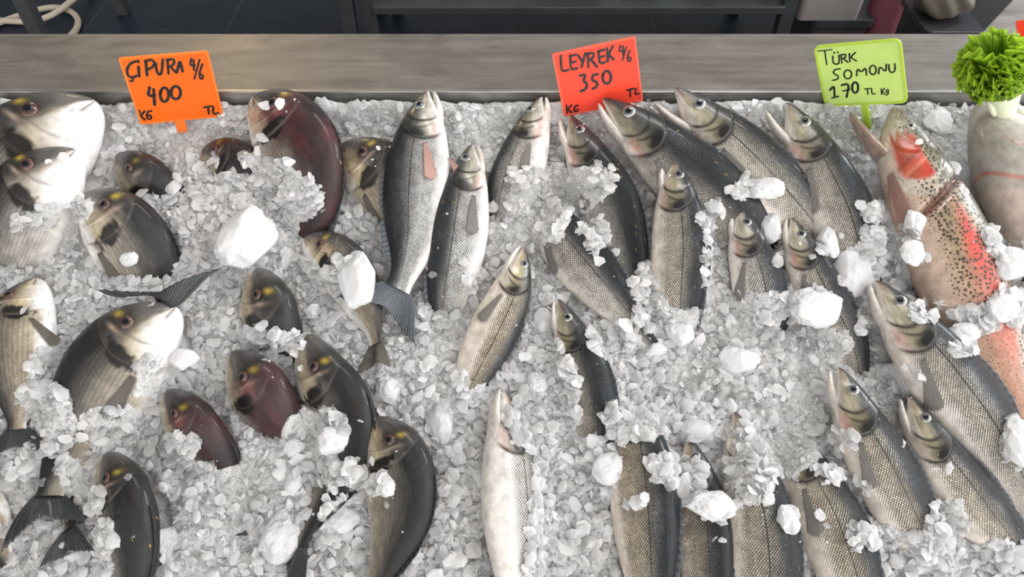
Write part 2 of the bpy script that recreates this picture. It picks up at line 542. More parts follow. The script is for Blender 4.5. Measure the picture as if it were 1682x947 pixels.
class Fish:
    def __init__(s, sp, pts, D, hint, roll=0.0, look=None, dive=-0.55):
        s.sp, s.pr, s.look = sp, PROF[sp], look or {}
        P = np.array([px_bed(x, y, h) for x, y, h in pts])
        # the widest place's scale
        k = min(len(P) - 1, 1)
        mid = P[k]
        t = P[k] - P[k - 1]
        t[2] = 0
        t /= np.linalg.norm(t)
        per = np.array([-t[1], t[0], 0])
        e = 0.02
        ppm = np.linalg.norm(project_bed(mid + per * e) - project_bed(mid - per * e)) / (2 * e)
        s.D = D / ppm
        s.L = s.D * s.pr['ratio'] * s.look.get('long', 1.0)
        # smooth path through the points, carried on into the ice
        d = np.r_[0, np.cumsum(np.linalg.norm(np.diff(P, axis=0), axis=1))]
        if s.look.get('fit'):
            s.L = d[-1] / 1.005
        elif d[-1] < s.L * 1.02:
            t = P[-1] - P[-2]
            t[2] = 0
            t /= np.linalg.norm(t)
            ex = s.L * 1.02 - d[-1]
            P = np.vstack([P, P[-1] + ex * np.array([t[0], t[1], dive]) / math.hypot(1, dive)])
            d = np.r_[d, d[-1] + ex]
        u = np.linspace(0, d[-1], 400)
        C = hermite(d, P, u)
        for _ in range(30):
            C[1:-1] = (C[:-2] + 2 * C[1:-1] + C[2:]) / 4
        al = np.r_[0, np.cumsum(np.linalg.norm(np.diff(C, axis=0), axis=1))]
        s.C, s.al = C, al / s.L
        T = np.gradient(C, axis=0)
        s.T = T / np.linalg.norm(T, axis=1)[:, None]
        Pn = np.cross(np.array([0, 0, 1.0]), s.T)
        Pn /= np.linalg.norm(Pn, axis=1)[:, None]
        k = int(np.argmin(abs(s.al - 0.3)))
        im = project_bed(C[k] + Pn[k] * 0.01) - project_bed(C[k])
        sg = 1.0 if im @ np.array(hint, float) > 0 else -1.0
        N = np.cross(s.T, Pn)
        N *= np.sign(N[:, 2:3])
        r = math.radians(roll)
        s.Dd = math.cos(r) * sg * Pn + math.sin(r) * N
        s.Z = math.cos(r) * N - math.sin(r) * sg * Pn
        s.center = s.at(0.4)[0][0].copy()
        s.sg = sg

    def at(s, u):
        u = np.clip(np.atleast_1d(u), 0, s.al[-1])
        f = lambda A: np.stack([np.interp(u, s.al, A[:, c]) for c in range(3)], -1)
        return f(s.C), f(s.T), f(s.Dd), f(s.Z)

    def gill(s, v):
        g = s.pr['gill']
        return g - 0.075 * (v - 0.05) ** 2 - 0.012 * v

    def shape(s, u, th):
        """dorsal height y and lateral height z, both in metres, at station u and angle th"""
        pr = s.pr
        top, bot, wid = (hermite(pr['s'], pr[k], u) for k in ('top', 'bot', 'wid'))
        c, h = (top + bot) / 2, (top - bot) / 2
        v = np.sin(th)
        y = (c + h * v) * s.D
        cs = np.cos(th)
        z = wid * np.sign(cs) * np.abs(cs) ** 0.85 * s.D * s.look.get('fat', 1.0)
        g = s.gill(v)
        flap = smooth(0.09, 0.2, u) * (1 - smooth(g - 0.003, g + 0.004, u))
        gp = g - 0.075 + 0.02 * v
        pre = smooth(0.05, gp - 0.01, u) * (1 - smooth(gp - 0.003, gp + 0.003, u))
        if s.sp == 'trout':
            z = z * (1 - 0.30 * np.exp(-((u - 0.285 + 0.05 * v) / 0.012) ** 2))
            y = y * (1 - 0.10 * np.exp(-((u - 0.285 + 0.05 * v) / 0.012) ** 2))
        if s.sp == 'bream':                       # lips and the groove of the mouth
            m = np.exp(-((v + 0.12 + 1.6 * u) / 0.14) ** 2) * (1 - smooth(0.05, 0.07, u))
            z = z * (1 - 0.25 * m)
        z = z * (1 + 0.085 * flap + 0.045 * pre)
        return y, z

    def point(s, u, th, lift=0.0):
        C, T, Dd, Z = s.at(u)
        y, z = s.shape(np.atleast_1d(u), np.atleast_1d(th))
        return C + Dd * y[:, None] + Z * (z + lift)[:, None]

    def body(s, rings=66):
        U = np.concatenate([S_HEAD, np.linspace(0.31, s.pr['end'], rings)])
        u, th = np.meshgrid(U, TH, indexing='ij')
        C, T, Dd, Z = s.at(U)
        y, z = s.shape(u, th)
        p = C[:, None] + Dd[:, None] * y[..., None] + Z[:, None] * z[..., None]
        n = s.pr['s']
        girth = np.interp(u, n, np.array(s.pr['top']) - np.array(s.pr['bot'])) * s.D
        arc = th * (0.5 * s.D * 0.75)
        uv = np.stack([u * s.L, arc], -1)
        col, scl, met = PAINT[s.sp](s, u, np.sin(th), th)
        f = grid_faces(len(U), len(TH))
        return p.reshape(-1, 3), f, uv.reshape(-1, 2), col.reshape(-1, 3), scl.ravel(), met.ravel(), np.sin(th).ravel()


def nz3(s, u, v, th, f, octs=3):
    o = s.center * 37.0
    return fbm(np.stack([u * f * 3 + o[0], v * f + o[1], np.sign(np.cos(th)) * 3 + o[2]], -1), octs)


def paint_bass(s, u, v, th):
    k = s.look
    warm, shift, dark = k.get('warm', 0.4), k.get('shift', 0.0), k.get('dark', 0.0)
    n = nz3(s, u, v, th, 3.0)
    n2 = nz3(s, u, v, th, 9.0)
    t = v + shift + 0.10 * n
    belly = np.array([0.74, 0.71, 0.675]) - warm * np.array([0.04, 0.09, 0.14])
    fl = np.array([0.47, 0.465, 0.45]) - warm * np.array([0.07, 0.125, 0.19])
    fl2 = np.array([0.25, 0.25, 0.245]) - warm * np.array([0.02, 0.045, 0.08])
    up = np.array([0.068, 0.071, 0.075])
    bk = np.array([0.014, 0.017, 0.021])
    col = ramp(t, [(-1, belly), (-.62, belly), (-.4, fl * 1.1), (-.08, fl), (.2, fl2), (.45, up), (.68, bk), (1.3, bk)])
    col *= (1 + 0.10 * n2)[..., None]
    g = s.gill(v)
    head = 1 - smooth(g - .004, g + .002, u)
    ck = np.array([0.42, 0.395, 0.335]) - warm * np.array([0.02, 0.045, 0.11])
    h = ramp(v + 0.4 * shift + .12 * n, [(-1, belly * .95), (-.6, belly * .9), (-.3, ck * 1.1), (.05, ck * .85), (.3, (.16, .155, .14)), (.52, (.06, .06, .06)), (1.2, (.04, .042, .045))])
    h = mixc(h, (.11, .085, .08), (1 - smooth(0, .07, u)) * .85 * smooth(-.6, 0, v))
    op = smooth(g - .085, g - .06, u) * smooth(-.75, -.3, v)
    h = mixc(h, h * np.array([.62, .60, .52]), op * (.55 + .5 * n2))
    h = mixc(h, (.012, .012, .014), np.clip(1.5 * np.exp(-((u - g + .014) / .022) ** 2 - ((v - .12 + .1 * n2) / .34) ** 2), 0, 1) * .96)
    gp = g - 0.075 + 0.02 * v
    h = mixc(h, (.03, .025, .022), np.exp(-((u - gp - .003) / .0075) ** 2) * .95 * smooth(-.85, -.5, v) * (1 - smooth(.45, .7, v)))
    h = mixc(h, (.025, .02, .018), np.exp(-((u - gp - .033 - .02 * v) / .006) ** 2) * .8 * smooth(-.6, -.2, v) * (1 - smooth(.3, .5, v)))
    h *= (1 + 0.28 * n2)[..., None]
    col = col * (1 - head)[..., None] + h * head[..., None]
    col = mixc(col, (.02, .017, .016), np.exp(-((u - g - .004) / .008) ** 2) * .95 * smooth(-.9, -.5, v) * (1 - smooth(.75, .9, v)))
    pk = k.get('pink', .5)
    col = mixc(col, (.58, .13, .12), pk * np.exp(-((u - g + .03) / .035) ** 2 - ((v + .55) / .16) ** 2) * (.6 + .8 * n))
    col = mixc(col, (.55, .20, .17), pk * .8 * np.exp(-((u - .03) / .03) ** 2 - ((v + .2) / .3) ** 2) * np.clip(.5 + n, 0, 1))
    col *= (1 - dark * .62 * smooth(-.75, -.1, v))[..., None]
    fleck = smooth(1.0, 1.08, nz3(s, u, v * 1.3, th, 26.0, 2)) * (1 - head) * smooth(-.2, .2, v)
    col = mixc(col, (.55, .38, .06), fleck * .8)
    scl = (1 - head) * smooth(-.86, -.5, t) * (1 - .45 * smooth(.6, .95, t)) * (1 - .3 * smooth(.2, .6, n)) + .06
    met = np.clip(.36 * smooth(-.8, -.4, v) * (1 - smooth(.5, .8, t)), 0, 1) * (1 - .5 * head)
    return col, scl, met


def paint_bream(s, u, v, th):
    k = s.look
    warm, shift, red = k.get('warm', 0.5), k.get('shift', 0.0), k.get('red', 0.0)
    n = nz3(s, u, v, th, 3.0)
    n2 = nz3(s, u, v, th, 10.0)
    t = v + shift + .12 * n
    belly = np.array([.82, .80, .78])
    fl = np.array([.37, .35, .33]) - warm * np.array([.02, .055, .11])
    up = np.array([.10, .092, .084])
    bk = np.array([.018, .017, .017])
    col = ramp(t, [(-1, belly), (-.86, belly), (-.66, fl * 1.3), (-.3, fl), (.1, (fl + up) / 2), (.35, up), (.66, bk), (1.4, bk)])
    col *= (1 + .18 * n2)[..., None]
    g = s.gill(v)
    head = 1 - smooth(g - .004, g + .002, u)
    ck = np.array([.50, .44, .37]) - warm * np.array([.0, .035, .11])
    h = ramp(v + .6 * shift + .15 * n, [(-1, belly), (-.7, belly * .85), (-.4, ck), (.1, ck * .8), (.36, (.13, .115, .10)), (.62, (.04, .037, .035)), (1.4, (.03, .03, .03))])
    ex, ev, er = s.pr['eye']
    de = np.hypot((u - ex) * 2.62, (v - ev) * .36)
    h = mixc(h, (.022, .017, .017), np.exp(-(de / .11) ** 2) * .9)
    h = mixc(h, (.13, .122, .12), (1 - smooth(.05, .13, u)) * smooth(-.1, .3, v) * .8)
    h = mixc(h, (.62, .50, .46), (1 - smooth(.0, .05, u)) * (1 - smooth(-.2, .15, v)) * .8)
    h = mixc(h, (.50, .36, .05), k.get('gold', 1.0) * np.exp(-((u - ex + .004) / .013) ** 2 - ((v - .74) / .12) ** 2) * .8)
    h = mixc(h, (.42, .34, .08), np.exp(-((u - g + .02) / .02) ** 2 - ((v + .22) / .16) ** 2) * .5)
    h = mixc(h, (.55, .40, .30), np.exp(-((u - ex - .040) / .008) ** 2 - ((v - .42) / .22) ** 2) * .5)
    h *= (1 + .22 * n2)[..., None]
    w = k.get('white', 0.0)
    if w:                                          # the white, bloodless face of the fish that lie belly out
        h = mixc(h, (.84, .82, .82), w * (1 - smooth(.05, .22, u + .12 * v)) * (1 - smooth(-.30, .12, v + .2 * n)))
    col = col * (1 - head)[..., None] + h * head[..., None]
    if red:
        col = mixc(col, np.array([.10, .022, .028]), red * smooth(-.5, .0, v) * (.45 + .5 * n) * smooth(.08, .2, u))
        col = mixc(col, np.array([.35, .10, .09]), red * np.exp(-((u - g + .05) / .03) ** 2 - ((v - .3) / .2) ** 2) * .6)
    col = mixc(col, (.010, .009, .010), smooth(.30, .62, np.exp(-((u - g + .016 + .03 * (v - .1)) / .044) ** 2 - ((v + .10 + .16 * n2) / .44) ** 2) + .10 * n2) * .98)
    col = mixc(col, (.05, .035, .03), np.exp(-((u - g + .002) / .006) ** 2) * .8 * smooth(-.9, -.5, v) * (1 - smooth(.6, .8, v)))
    gp = g - .09
    col = mixc(col, (.12, .09, .08), np.exp(-((u - gp) / .005) ** 2) * .45 * smooth(-.8, -.4, v) * (1 - smooth(.2, .4, v)))
    m = np.exp(-((v + .12 + 1.6 * u) / .06) ** 2) * (1 - smooth(.05, .065, u))
    col = mixc(col, (.10, .05, .05), m * .8)
    col *= (1 - k.get('dark', 0.0) * .42 * smooth(-.8, -.2, v))[..., None]
    fleck = smooth(1.14, 1.2, nz3(s, u, v * 1.3, th, 30.0, 2)) * smooth(.2, .5, v)
    col = mixc(col, (.6, .42, .05), fleck * .8)
    scl = (1 - head) * (.35 + .65 * smooth(-.9, -.4, t)) + .12 * smooth(.3, .6, v) * head
    met = .22 * smooth(-.8, -.4, v) * (1 - smooth(.4, .8, t)) * (1 - .4 * head)
    return col, scl, met


def paint_trout(s, u, v, th):
    n = nz3(s, u, v, th, 3.0)
    n2 = nz3(s, u, v, th, 9.0)
    t = v + .10 * n
    belly = np.array([.46, .34, .265])
    fl = np.array([.35, .25, .16])
    up = np.array([.25, .215, .135])
    bk = np.array([.17, .165, .12])
    col = ramp(t, [(-1, belly), (-.5, belly), (-.1, fl), (.35, up), (.65, np.array([.42, .42, .36])), (.95, bk), (1.4, bk)])
    st = np.exp(-((v - .36 + .06 * n) / (.12 + .18 * smooth(.3, .5, u))) ** 2) * smooth(.26, .36, u)
    col = mixc(col, (.62, .055, .035), np.clip(st * (.9 + .3 * n), 0, .95) * (1 - .8 * smooth(.60, .72, u)))
    col = mixc(col, (.62, .30, .22), .45 * smooth(.42, .6, u) * smooth(-.8, 0, v) * (1 - smooth(.3, .7, v)))
    g = s.gill(v)
    head = 1 - smooth(g + .035 - .004, g + .035 + .002, u)
    h = ramp(t, [(-1, (.55, .47, .40)), (-.4, (.50, .43, .35)), (.2, (.38, .33, .25)), (.6, (.2, .185, .13)), (1.3, (.12, .115, .09))])
    h = mixc(h, (.60, .52, .45), np.exp(-((u - .07) / .03) ** 2 - ((v + .15) / .3) ** 2) * .5)
    red = smooth(.09, .125, u + .02 * n2) * (1 - smooth(g - .012, g + .004, u)) * smooth(-.72, -.5, v + .1 * n2) * (1 - smooth(.22, .42, v + .1 * n))
    h = mixc(h, np.stack([.42 + .14 * n, .04 + .03 * n2, .012 + 0 * n], -1), red * .95)
    h = mixc(h, (.20, .03, .015), red * .7 * np.exp(-((u - .165 + .04 * v) / .006) ** 2))
    h = mixc(h, (.75, .3, .2), red * .5 * np.exp(-((u - .19 + .04 * v) / .005) ** 2))
    col = col * (1 - head)[..., None] + h * head[..., None]
    mask = 1.15 * smooth(-.65, -.1, v + .15 * n) * (1 - .7 * smooth(.46, .6, u) * (1 - smooth(.5, .75, v))) * (1 - .8 * red)
    cut = np.exp(-((u - .285 + .05 * v) / .010) ** 2)
    col = mixc(col, (.16, .04, .03), cut * .9)
    col = mixc(col, (.62, .44, .38), np.exp(-((u - .303 + .05 * v) / .006) ** 2) * .7)
    return col, np.clip(mask + .1, 0, 1), .1 * smooth(-.6, 0, v) * (1 - head)


def paint_pale(s, u, v, th):
    n = nz3(s, u, v, th, 3.0)
    n2 = nz3(s, u, v, th, 9.0)
    col = ramp(v + .15 * n, [(-1, (.60, .53, .47)), (-.2, (.52, .47, .41)), (.5, (.44, .41, .365)), (1.3, (.36, .34, .31))])
    col *= (1 + .05 * n2)[..., None]
    g = s.gill(v)
    col = mixc(col, (.50, .10, .06), np.exp(-((u - g) / .004) ** 2) * .8 * smooth(-.95, -.7, v))
    gp = g - .07
    col = mixc(col, (.5, .16, .12), np.exp(-((u - gp + .06 * v) / .003) ** 2) * smooth(.1, .25, v) * (1 - smooth(.5, .65, v)) * .8)
    col = mixc(col, (.70, .50, .42), smooth(g, g + .05, u) * .45)
    return col, 0 * u + .12, 0 * u


PAINT = {'bream': paint_bream, 'bass': paint_bass, 'trout': paint_trout, 'pale': paint_pale}


def dome(r, hgt, rings=8, seg=24):
    v, f = [(0, 0, hgt)], []
    for i in range(1, rings + 1):
        a = math.pi / 2 * i / rings
        for j in range(seg):
            b = 2 * math.pi * j / seg
            v.append((r * math.sin(a) * math.cos(b), r * math.sin(a) * math.sin(b), hgt * math.cos(a)))
    f += [(0, 1 + j, 1 + (j + 1) % seg) for j in range(seg)]
    for i in range(rings - 1):
        for j in range(seg):
            a, b = 1 + i * seg + j, 1 + i * seg + (j + 1) % seg
            f.append((a, a + seg, b + seg, b))
    f.append(tuple(range(1 + rings * seg - seg, 1 + rings * seg))[::-1])
    return v, f


def sheet(name, P, uv, mat, parent, thick=0.0006):
    """a thin fin from a (rows, cols, 3) grid: two faces and a rim"""
    nr, nc = P.shape[:2]
    du = np.gradient(P, axis=0)
    dv = np.gradient(P, axis=1)
    n = np.cross(du, dv)
    n /= np.linalg.norm(n, axis=-1, keepdims=True) + 1e-12
    a, b = (P + n * thick / 2).reshape(-1, 3), (P - n * thick / 2).reshape(-1, 3)
    f = grid_faces(nr, nc)
    m = nr * nc
    f2 = f[:, ::-1] + m
    idx = np.arange(m).reshape(nr, nc)
    rim = np.concatenate([idx[0], idx[1:, -1], idx[-1, -2::-1], idx[-2:0:-1, 0]])
    r2 = np.roll(rim, -1)
    f3 = np.stack([r2, rim, rim + m, r2 + m], -1)
    uu = np.concatenate([uv.reshape(-1, 2)] * 2)
    return link(name, mesh(name, np.concatenate([a, b]), np.concatenate([f, f2, f3]), mat, True, uv=uu), parent)


def make_fish(sp, pts, D, hint, label, cat, roll=0.0, look=None, dive=-0.55, parts=('eye', 'pectoral', 'jaw', 'dorsal'), gape=0.0, name=None, group=None, ang=24):
    s = Fish(sp, pts, D, hint, roll, look, dive)
    nm = name or {'bream': 'sea_bream', 'bass': 'sea_bass', 'trout': 'rainbow_trout', 'pale': 'large_pale_fish'}[sp]
    root = empty(nm, bed_matrix(s.center))
    tag(root, label, cat, group)
    c = s.center
    v, f, uv, col, scl, met, vv = s.body()
    RINGV.append(v)
    RINGF.append(f)
    link('body', mesh('body', v - c, f, SKIN[sp], True, uv=uv, attrs=dict(scl=scl, met=met, vv=vv), col=np.clip(col, 0.002, .95)), root)
    fm = M_FIN[sp]
    darkfin = M_FIN.get(sp + '_dark', fm)
    if 'eye' in parts:
        ex, ev, er = s.pr['eye']
        r = er * s.D
        e0 = s.point(ex, math.asin(ev))[0]
        a = s.point(ex + .004, math.asin(ev))[0] - s.point(ex - .004, math.asin(ev))[0]
        b = s.point(ex, math.asin(ev) + .05)[0] - s.point(ex, math.asin(ev) - .05)[0]
        n = np.cross(a, b)
        n /= np.linalg.norm(n)
        Z = s.at(ex)[3][0]
        if n @ Z < 0:
            n = -n
        n = n * .6 + Z * .4
        n /= np.linalg.norm(n)
        q = Vector([float(x) for x in n]).to_track_quat('Z', 'Y').to_matrix().to_4x4()
        mt = Matrix.Translation(Vector([float(x) for x in e0 - c - n * r * .04])) @ q
        ey = link('eye', mesh('eye', *dome(r, r * .42), M_RING[sp]), root, mt)
        link('iris', mesh('iris', *dome(r * .86, r * .42), M_IRIS[sp]), ey, Matrix.Translation((0, 0, r * .055)))
        link('pupil', mesh('pupil', *dome(r * .60, r * .30), M_PUPIL), ey, Matrix.Translation((0, 0, r * .21)))
    if 'jaw' in parts and sp != 'bream':
        n = 26
        t = np.linspace(0, 1, n)
        C, T, Dd, Z = s.at(np.zeros(n) + .05)
        x0, y0, x1, y1 = .155, -.20, -.004 - gape * .01, -.07 - gape
        x = x0 + (x1 - x0) * t
        y = y0 + (y1 - y0) * t - .05 * np.sin(t * math.pi) * (1 - gape)
        C0, T0, D0, Z0 = s.at(0)
        ctr = C0 + T0 * (x * s.L)[:, None] + D0 * (y * s.D)[:, None]
        ry = (.085 * (1 - t) ** .7 + .020) * s.D
        rz = (.15 * (1 - t) ** .6 + .035) * s.D
        ry[-3:] *= np.array([.9, .7, .2])
        rz[-3:] *= np.array([.9, .7, .2])
        th = np.arange(20) * 2 * math.pi / 20
        ring = ctr[:, None] + D0[:, None] * (ry[:, None] * np.sin(th))[..., None] + Z0[:, None] * (rz[:, None] * np.cos(th))[..., None]
        fc = [tuple(k) for k in grid_faces(n, 20, True)] + [tuple(range(19, -1, -1)), tuple(range(n * 20 - 20, n * 20))]
        link('lower_jaw', mesh('lower_jaw', ring.reshape(-1, 3) - c, fc, M_JAW[sp]), root)
    if 'pectoral' in parts:
        ub, vb = s.look.get('pecu', s.pr['gill'] + .022), s.look.get('pecv', -.55 if sp == 'bream' else -.34)
        n, m = 15, 14
        b0 = s.point(ub, math.asin(vb), .0015)[0]
        C, T, Dd, Z = (k[0] for k in s.at(ub + .05))
        LL = s.look.get('pecl', .155 if sp == 'bass' else .22 if sp == 'bream' else .13) * s.L
        if sp == 'bream':
            LL = .2 * s.L
        a = np.radians(np.linspace(-6, 9, n) + s.look.get('peca', ang))
        r = np.linspace(0, 1, m)
        ln = LL * (.72 + .28 * np.sin(np.linspace(.25, .8, n) * math.pi)) * (1 + .03 * np.cos(np.arange(n) * math.pi))
        dirs = T * np.cos(a)[:, None] - Dd * np.sin(a)[:, None]
        root_ = b0 - Dd * (np.linspace(-.5, .5, n) * .06 * s.D)[:, None]
        P = root_[:, None] + dirs[:, None] * (ln[:, None] * r[None])[..., None] + Z * (.004 * r + .010 * s.D * np.sin(r * 3))[None, :, None]
        # keep it lying on the flank
        x = np.clip(ub + ((P - b0) @ T) / s.L, 0, s.pr['end'])
        pr = s.pr
        top, bot = hermite(pr['s'], pr['top'], x.ravel()).reshape(x.shape), hermite(pr['s'], pr['bot'], x.ravel()).reshape(x.shape)
        Cx, Tx, Dx, Zx = (k.reshape(n, m, 3) for k in s.at(x.ravel()))
        yy = ((P - Cx) * Dx).sum(-1) / s.D
        vvv = np.clip((yy - (top + bot) / 2) / ((top - bot) / 2), -.93, .93)
        _, zz = s.shape(x, np.arcsin(vvv))
        P = Cx + Dx * (yy * s.D)[..., None] + Zx * (zz + .0016 + .0012 * r[None])[..., None]
        g = np.stack(np.meshgrid(np.linspace(0, 1, n), r, indexing='ij'), -1)
        sheet('pectoral_fin', P - c, g, M_FIN[s.look.get('pecm', sp)], root)
    if 'dorsal' in parts:
        n, m = 60, 6
        u = np.linspace(.33, .78, n)
        w = np.linspace(0, 1, m)
        C, T, Dd, Z = s.at(u)
        y, _ = s.shape(u, np.full(n, math.pi / 2))
        hh = s.look.get('dorh', .02) * s.D * np.clip(np.sin((u - .33) / .22 * math.pi), 0, 1) ** .5 * (u < .55) + s.look.get('dor2', .045) * s.D * np.clip(np.sin((u - .56) / .22 * math.pi), 0, 1) ** .6 * (u >= .56) + .003
        hh = hh * (1 + .12 * np.sin(np.arange(n) * .9) * np.sin(np.arange(n) * .37))
        P = (C + Dd * (y * .985)[:, None])[:, None] + (Dd * .8 + T * .5 + Z * .12)[:, None] * (hh[:, None] * w[None])[..., None]
        g = np.stack(np.meshgrid(np.linspace(0, 1.4, n), w, indexing='ij'), -1)
        sheet('dorsal_fin', P - c, g, darkfin, root)
    if 'pelvic' in parts:
        n, m = 9, 8
        pu = s.look.get('pelu', .31)
        b0 = s.point(pu, math.radians(-66))[0]
        C, T, Dd, Z = (k[0] for k in s.at(pu + .02))
        a = np.radians(np.linspace(25, 52, n) + s.look.get('pela', 0))
        r = np.linspace(0, 1, m)
        dirs = T * np.cos(a)[:, None] - Dd * np.sin(a)[:, None] + Z * .15
        P = b0 + dirs[:, None] * (.085 * s.L * r)[None, :, None]
        g = np.stack(np.meshgrid(np.linspace(0, 1, n), r, indexing='ij'), -1)
        sheet('pelvic_fin', P - c, g, M_FIN[s.look.get('pelm', 'pelvic')], root)
    if 'anal' in parts:
        n, m = 20, 6
        u = np.linspace(.62, .76, n)
        w = np.linspace(0, 1, m)
        C, T, Dd, Z = s.at(u)
        y, _ = s.shape(u, np.full(n, -math.pi / 2))
        hh = .12 * s.D * np.clip(np.sin((u - .60) / .17 * math.pi), 0, 1) ** .6 + .002
        P = (C + Dd * (y * .98)[:, None])[:, None] + (-Dd * .8 + T * .55)[:, None] * (hh[:, None] * w[None])[..., None]
        g = np.stack(np.meshgrid(np.linspace(0, 1, n), w, indexing='ij'), -1)
        sheet('anal_fin', P - c, g, fm, root)
    if 'tail' in parts:
        n, m = 33, 16
        q = np.linspace(-1, 1, n)
        w = np.linspace(0, 1, m)
        en = s.pr['end']
        fork = s.look.get('fork', .42)
        spread = s.look.get('spread', .36) * s.D
        ln = (1 - en + s.look.get('taill', .03)) * (1 - fork * (1 - np.abs(q) ** 1.2))
        ln *= 1 + .025 * np.cos(np.arange(n) * math.pi)
        u = en - .012 + ln[:, None] * w[None]
        C, T, Dd, Z = (k.reshape(n, m, 3) for k in s.at(u.ravel()))
        over = np.clip(u - s.al[-1], 0, None) * s.L
        yb = (q * s.pr['top'][-1] * .93 * s.D)[:, None]
        yy = yb + (q * spread)[:, None] * (w[None] ** .8) * (.55 + .45 * np.abs(q)[:, None])
        P = C + T * over[..., None] + Dd * yy[..., None] + Z * (.006 * np.sin(q * 4)[:, None] * w[None] * s.look.get('wav', 1.0))[..., None]
        g = np.stack(np.meshgrid(np.linspace(0, 2, n), w, indexing='ij'), -1)
        sheet('tail_fin', P - c, g, M_FIN[s.look['tailm']] if 'tailm' in s.look else darkfin, root, .0012)
    s.root = root
    s.label = label
    FISH.append(s)
    return s


FISH = []
# ---------------------------------------------------------------- the fish of the slab
BRM = 'sea bream on the ice'
BSS = 'sea bass on the ice'


def bream(pts, D, hint, label, **k):
    k['roll'] = k.get('roll', 24)
    return make_fish('bream', pts, D, hint, label, 'fish', group=BRM, **k)


def bass(pts, D, hint, label, **k):
    k['roll'] = k.get('roll', 20)
    return make_fish('bass', pts, D, hint, label, 'fish', group=BSS, **k)


HD = ('eye', 'dorsal')
HP = ('eye', 'pectoral', 'dorsal')
# sea bream, from the back ledge towards the front
bream([(156, 166, .04), (104, 214, .036), (48, 275, .026), (-10, 350, .01)], 168, (-.5, -1), 'big white-faced sea bream at the back left corner, snout towards the orange card', look=dict(white=.9, shift=0.25, warm=.6), parts=HD, roll=14)
bream([(124, 246, .07), (86, 294, .06), (48, 350, .035), (14, 430, -.02)], 130, (-.5, -1), 'white-faced sea bream lying against the big one in the back left corner', look=dict(white=1, shift=0.22, warm=.1), parts=HD, roll=14)
bream([(193, 254, .02), (230, 296, .004), (272, 348, -.04)], 112, (.4, -1), 'small dark sea bream head half sunk in the ice below the orange card', look=dict(dark=.75, shift=.3, gold=.5), parts=HD, roll=40)
bream([(334, 246, .0), (382, 276, .0), (430, 330, -.02)], 90, (.4, -1), 'dark sea bream almost wholly under ice chips, right of the orange card stake', look=dict(dark=.9, shift=.35, red=.3), parts=HD, roll=34)
bream([(420, 158, .04), (462, 212, .034), (500, 290, .022), (508, 350, .0), (488, 410, -.03)], 145, (1, -.3), 'maroon-backed sea bream curving down from the back ledge with ice over its belly', look=dict(dark=.35, red=.9, shift=.22), parts=HD, roll=26)
bream([(562, 237, .024), (622, 296, .012), (690, 365, -.015)], 124, (.4, -1), 'golden-cheeked sea bream head poking out behind the largest sea bass', look=dict(warm=1, shift=.1, dark=.1), parts=HP, roll=30)
bream([(142, 318, .038), (188, 374, .024), (226, 430, -.006), (262, 500, -.06)], 146, (.8, -.6), 'sea bream with a yellow brow and its side fin spread, under the small dark head', look=dict(warm=.6, shift=.0), parts=HP, ang=2, roll=20)
bream([(502, 390, .012), (545, 430, .01), (590, 490, .004), (614, 545, .012), (612, 640, .02)], 99, (.7, -.6), 'pinkish sea bream under ice with only its eye and its tan tail showing', look=dict(warm=1, shift=-.45, red=0, white=.55, fork=.35, spread=.2, long=1.05, tailm='bream'), parts=('eye', 'tail'), roll=34)
bream([(424, 440, .034), (438, 515, .014), (456, 600, -.05)], 132, (1, -.1), 'upright dark-backed sea bream head with a blue gleam along its nape', look=dict(warm=.7, shift=.15, dark=.3), parts=HD, roll=40)
bream([(60, 458, .01), (40, 525, .016), (32, 630, .012), (26, 740, .01), (22, 850, .02)], 116, (-1, -.2), 'pale-bellied sea bream along the left edge with its fin folded and tail outspread', look=dict(warm=1, shift=-0.05, peca=38, white=.4), parts=('eye', 'pectoral', 'tail'), roll=5)
bream([(288, 502, .045), (236, 560, .036), (180, 636, .015), (128, 730, -.005), (86, 800, .012), (78, 880, .025)], 143, (-.7, -.8), 'sea bream with a red eye and white chin in front of the forked black tail', look=dict(white=1, shift=0.2, warm=.7, fork=.5, spread=.28), parts=('eye', 'pectoral', 'tail'), ang=2, roll=14)
bream([(250, 630, -.07), (258, 570, -.05), (266, 520, .01), (264, 486, .06), (262, 458, .066)], 112, (1, 0), 'sea bream buried head down, only its wide black forked tail standing out', look=dict(dark=.9, shift=.3, fork=.55, spread=.80, fit=1, taill=.04), parts=('tail',), roll=10)
bream([(384, 576, .036), (424, 650, .014), (466, 735, -.05)], 136, (.8, -.5), 'dark maroon sea bream head with a yellow brow in the middle of the bream heads', look=dict(dark=.6, red=1, shift=.25), parts=HD, roll=40)
bream([(502, 549, .03), (526, 620, .018), (560, 690, .008), (566, 760, .006), (520, 840, .004), (470, 945, .006)], 128, (.9, -.3), 'grey sea bream with a notched brow curving down to its thin tail under the ice', look=dict(warm=.6, shift=.12, dark=.25, long=1.3), parts=('eye', 'tail', 'dorsal'), roll=36)
bream([(275, 640, .034), (316, 708, .014), (362, 780, -.03), (380, 860, -.035), (352, 935, .014)], 124, (.8, -.6), 'narrow maroon sea bream head rising between two ice heaps, left of centre', look=dict(dark=.55, red=.8, shift=.25), parts=('eye', 'dorsal', 'tail'), roll=42)
bream([(178, 742, .036), (202, 838, .028), (218, 920, .016), (214, 1015, .0)], 138, (1, -.35), 'dark sea bream with a yellow brow at the near left, flank leaving the view', look=dict(dark=.45, shift=.22, warm=.6), parts=HD, roll=36)
bream([(622, 684, .034), (644, 752, .03), (654, 848, .024), (628, 932, .018), (590, 1010, .01)], 132, (1, -.2), 'curved dark sea bream with fine rows of scales at the near centre', look=dict(dark=.38, shift=.1, warm=.8), parts=('eye', 'dorsal'), roll=28)
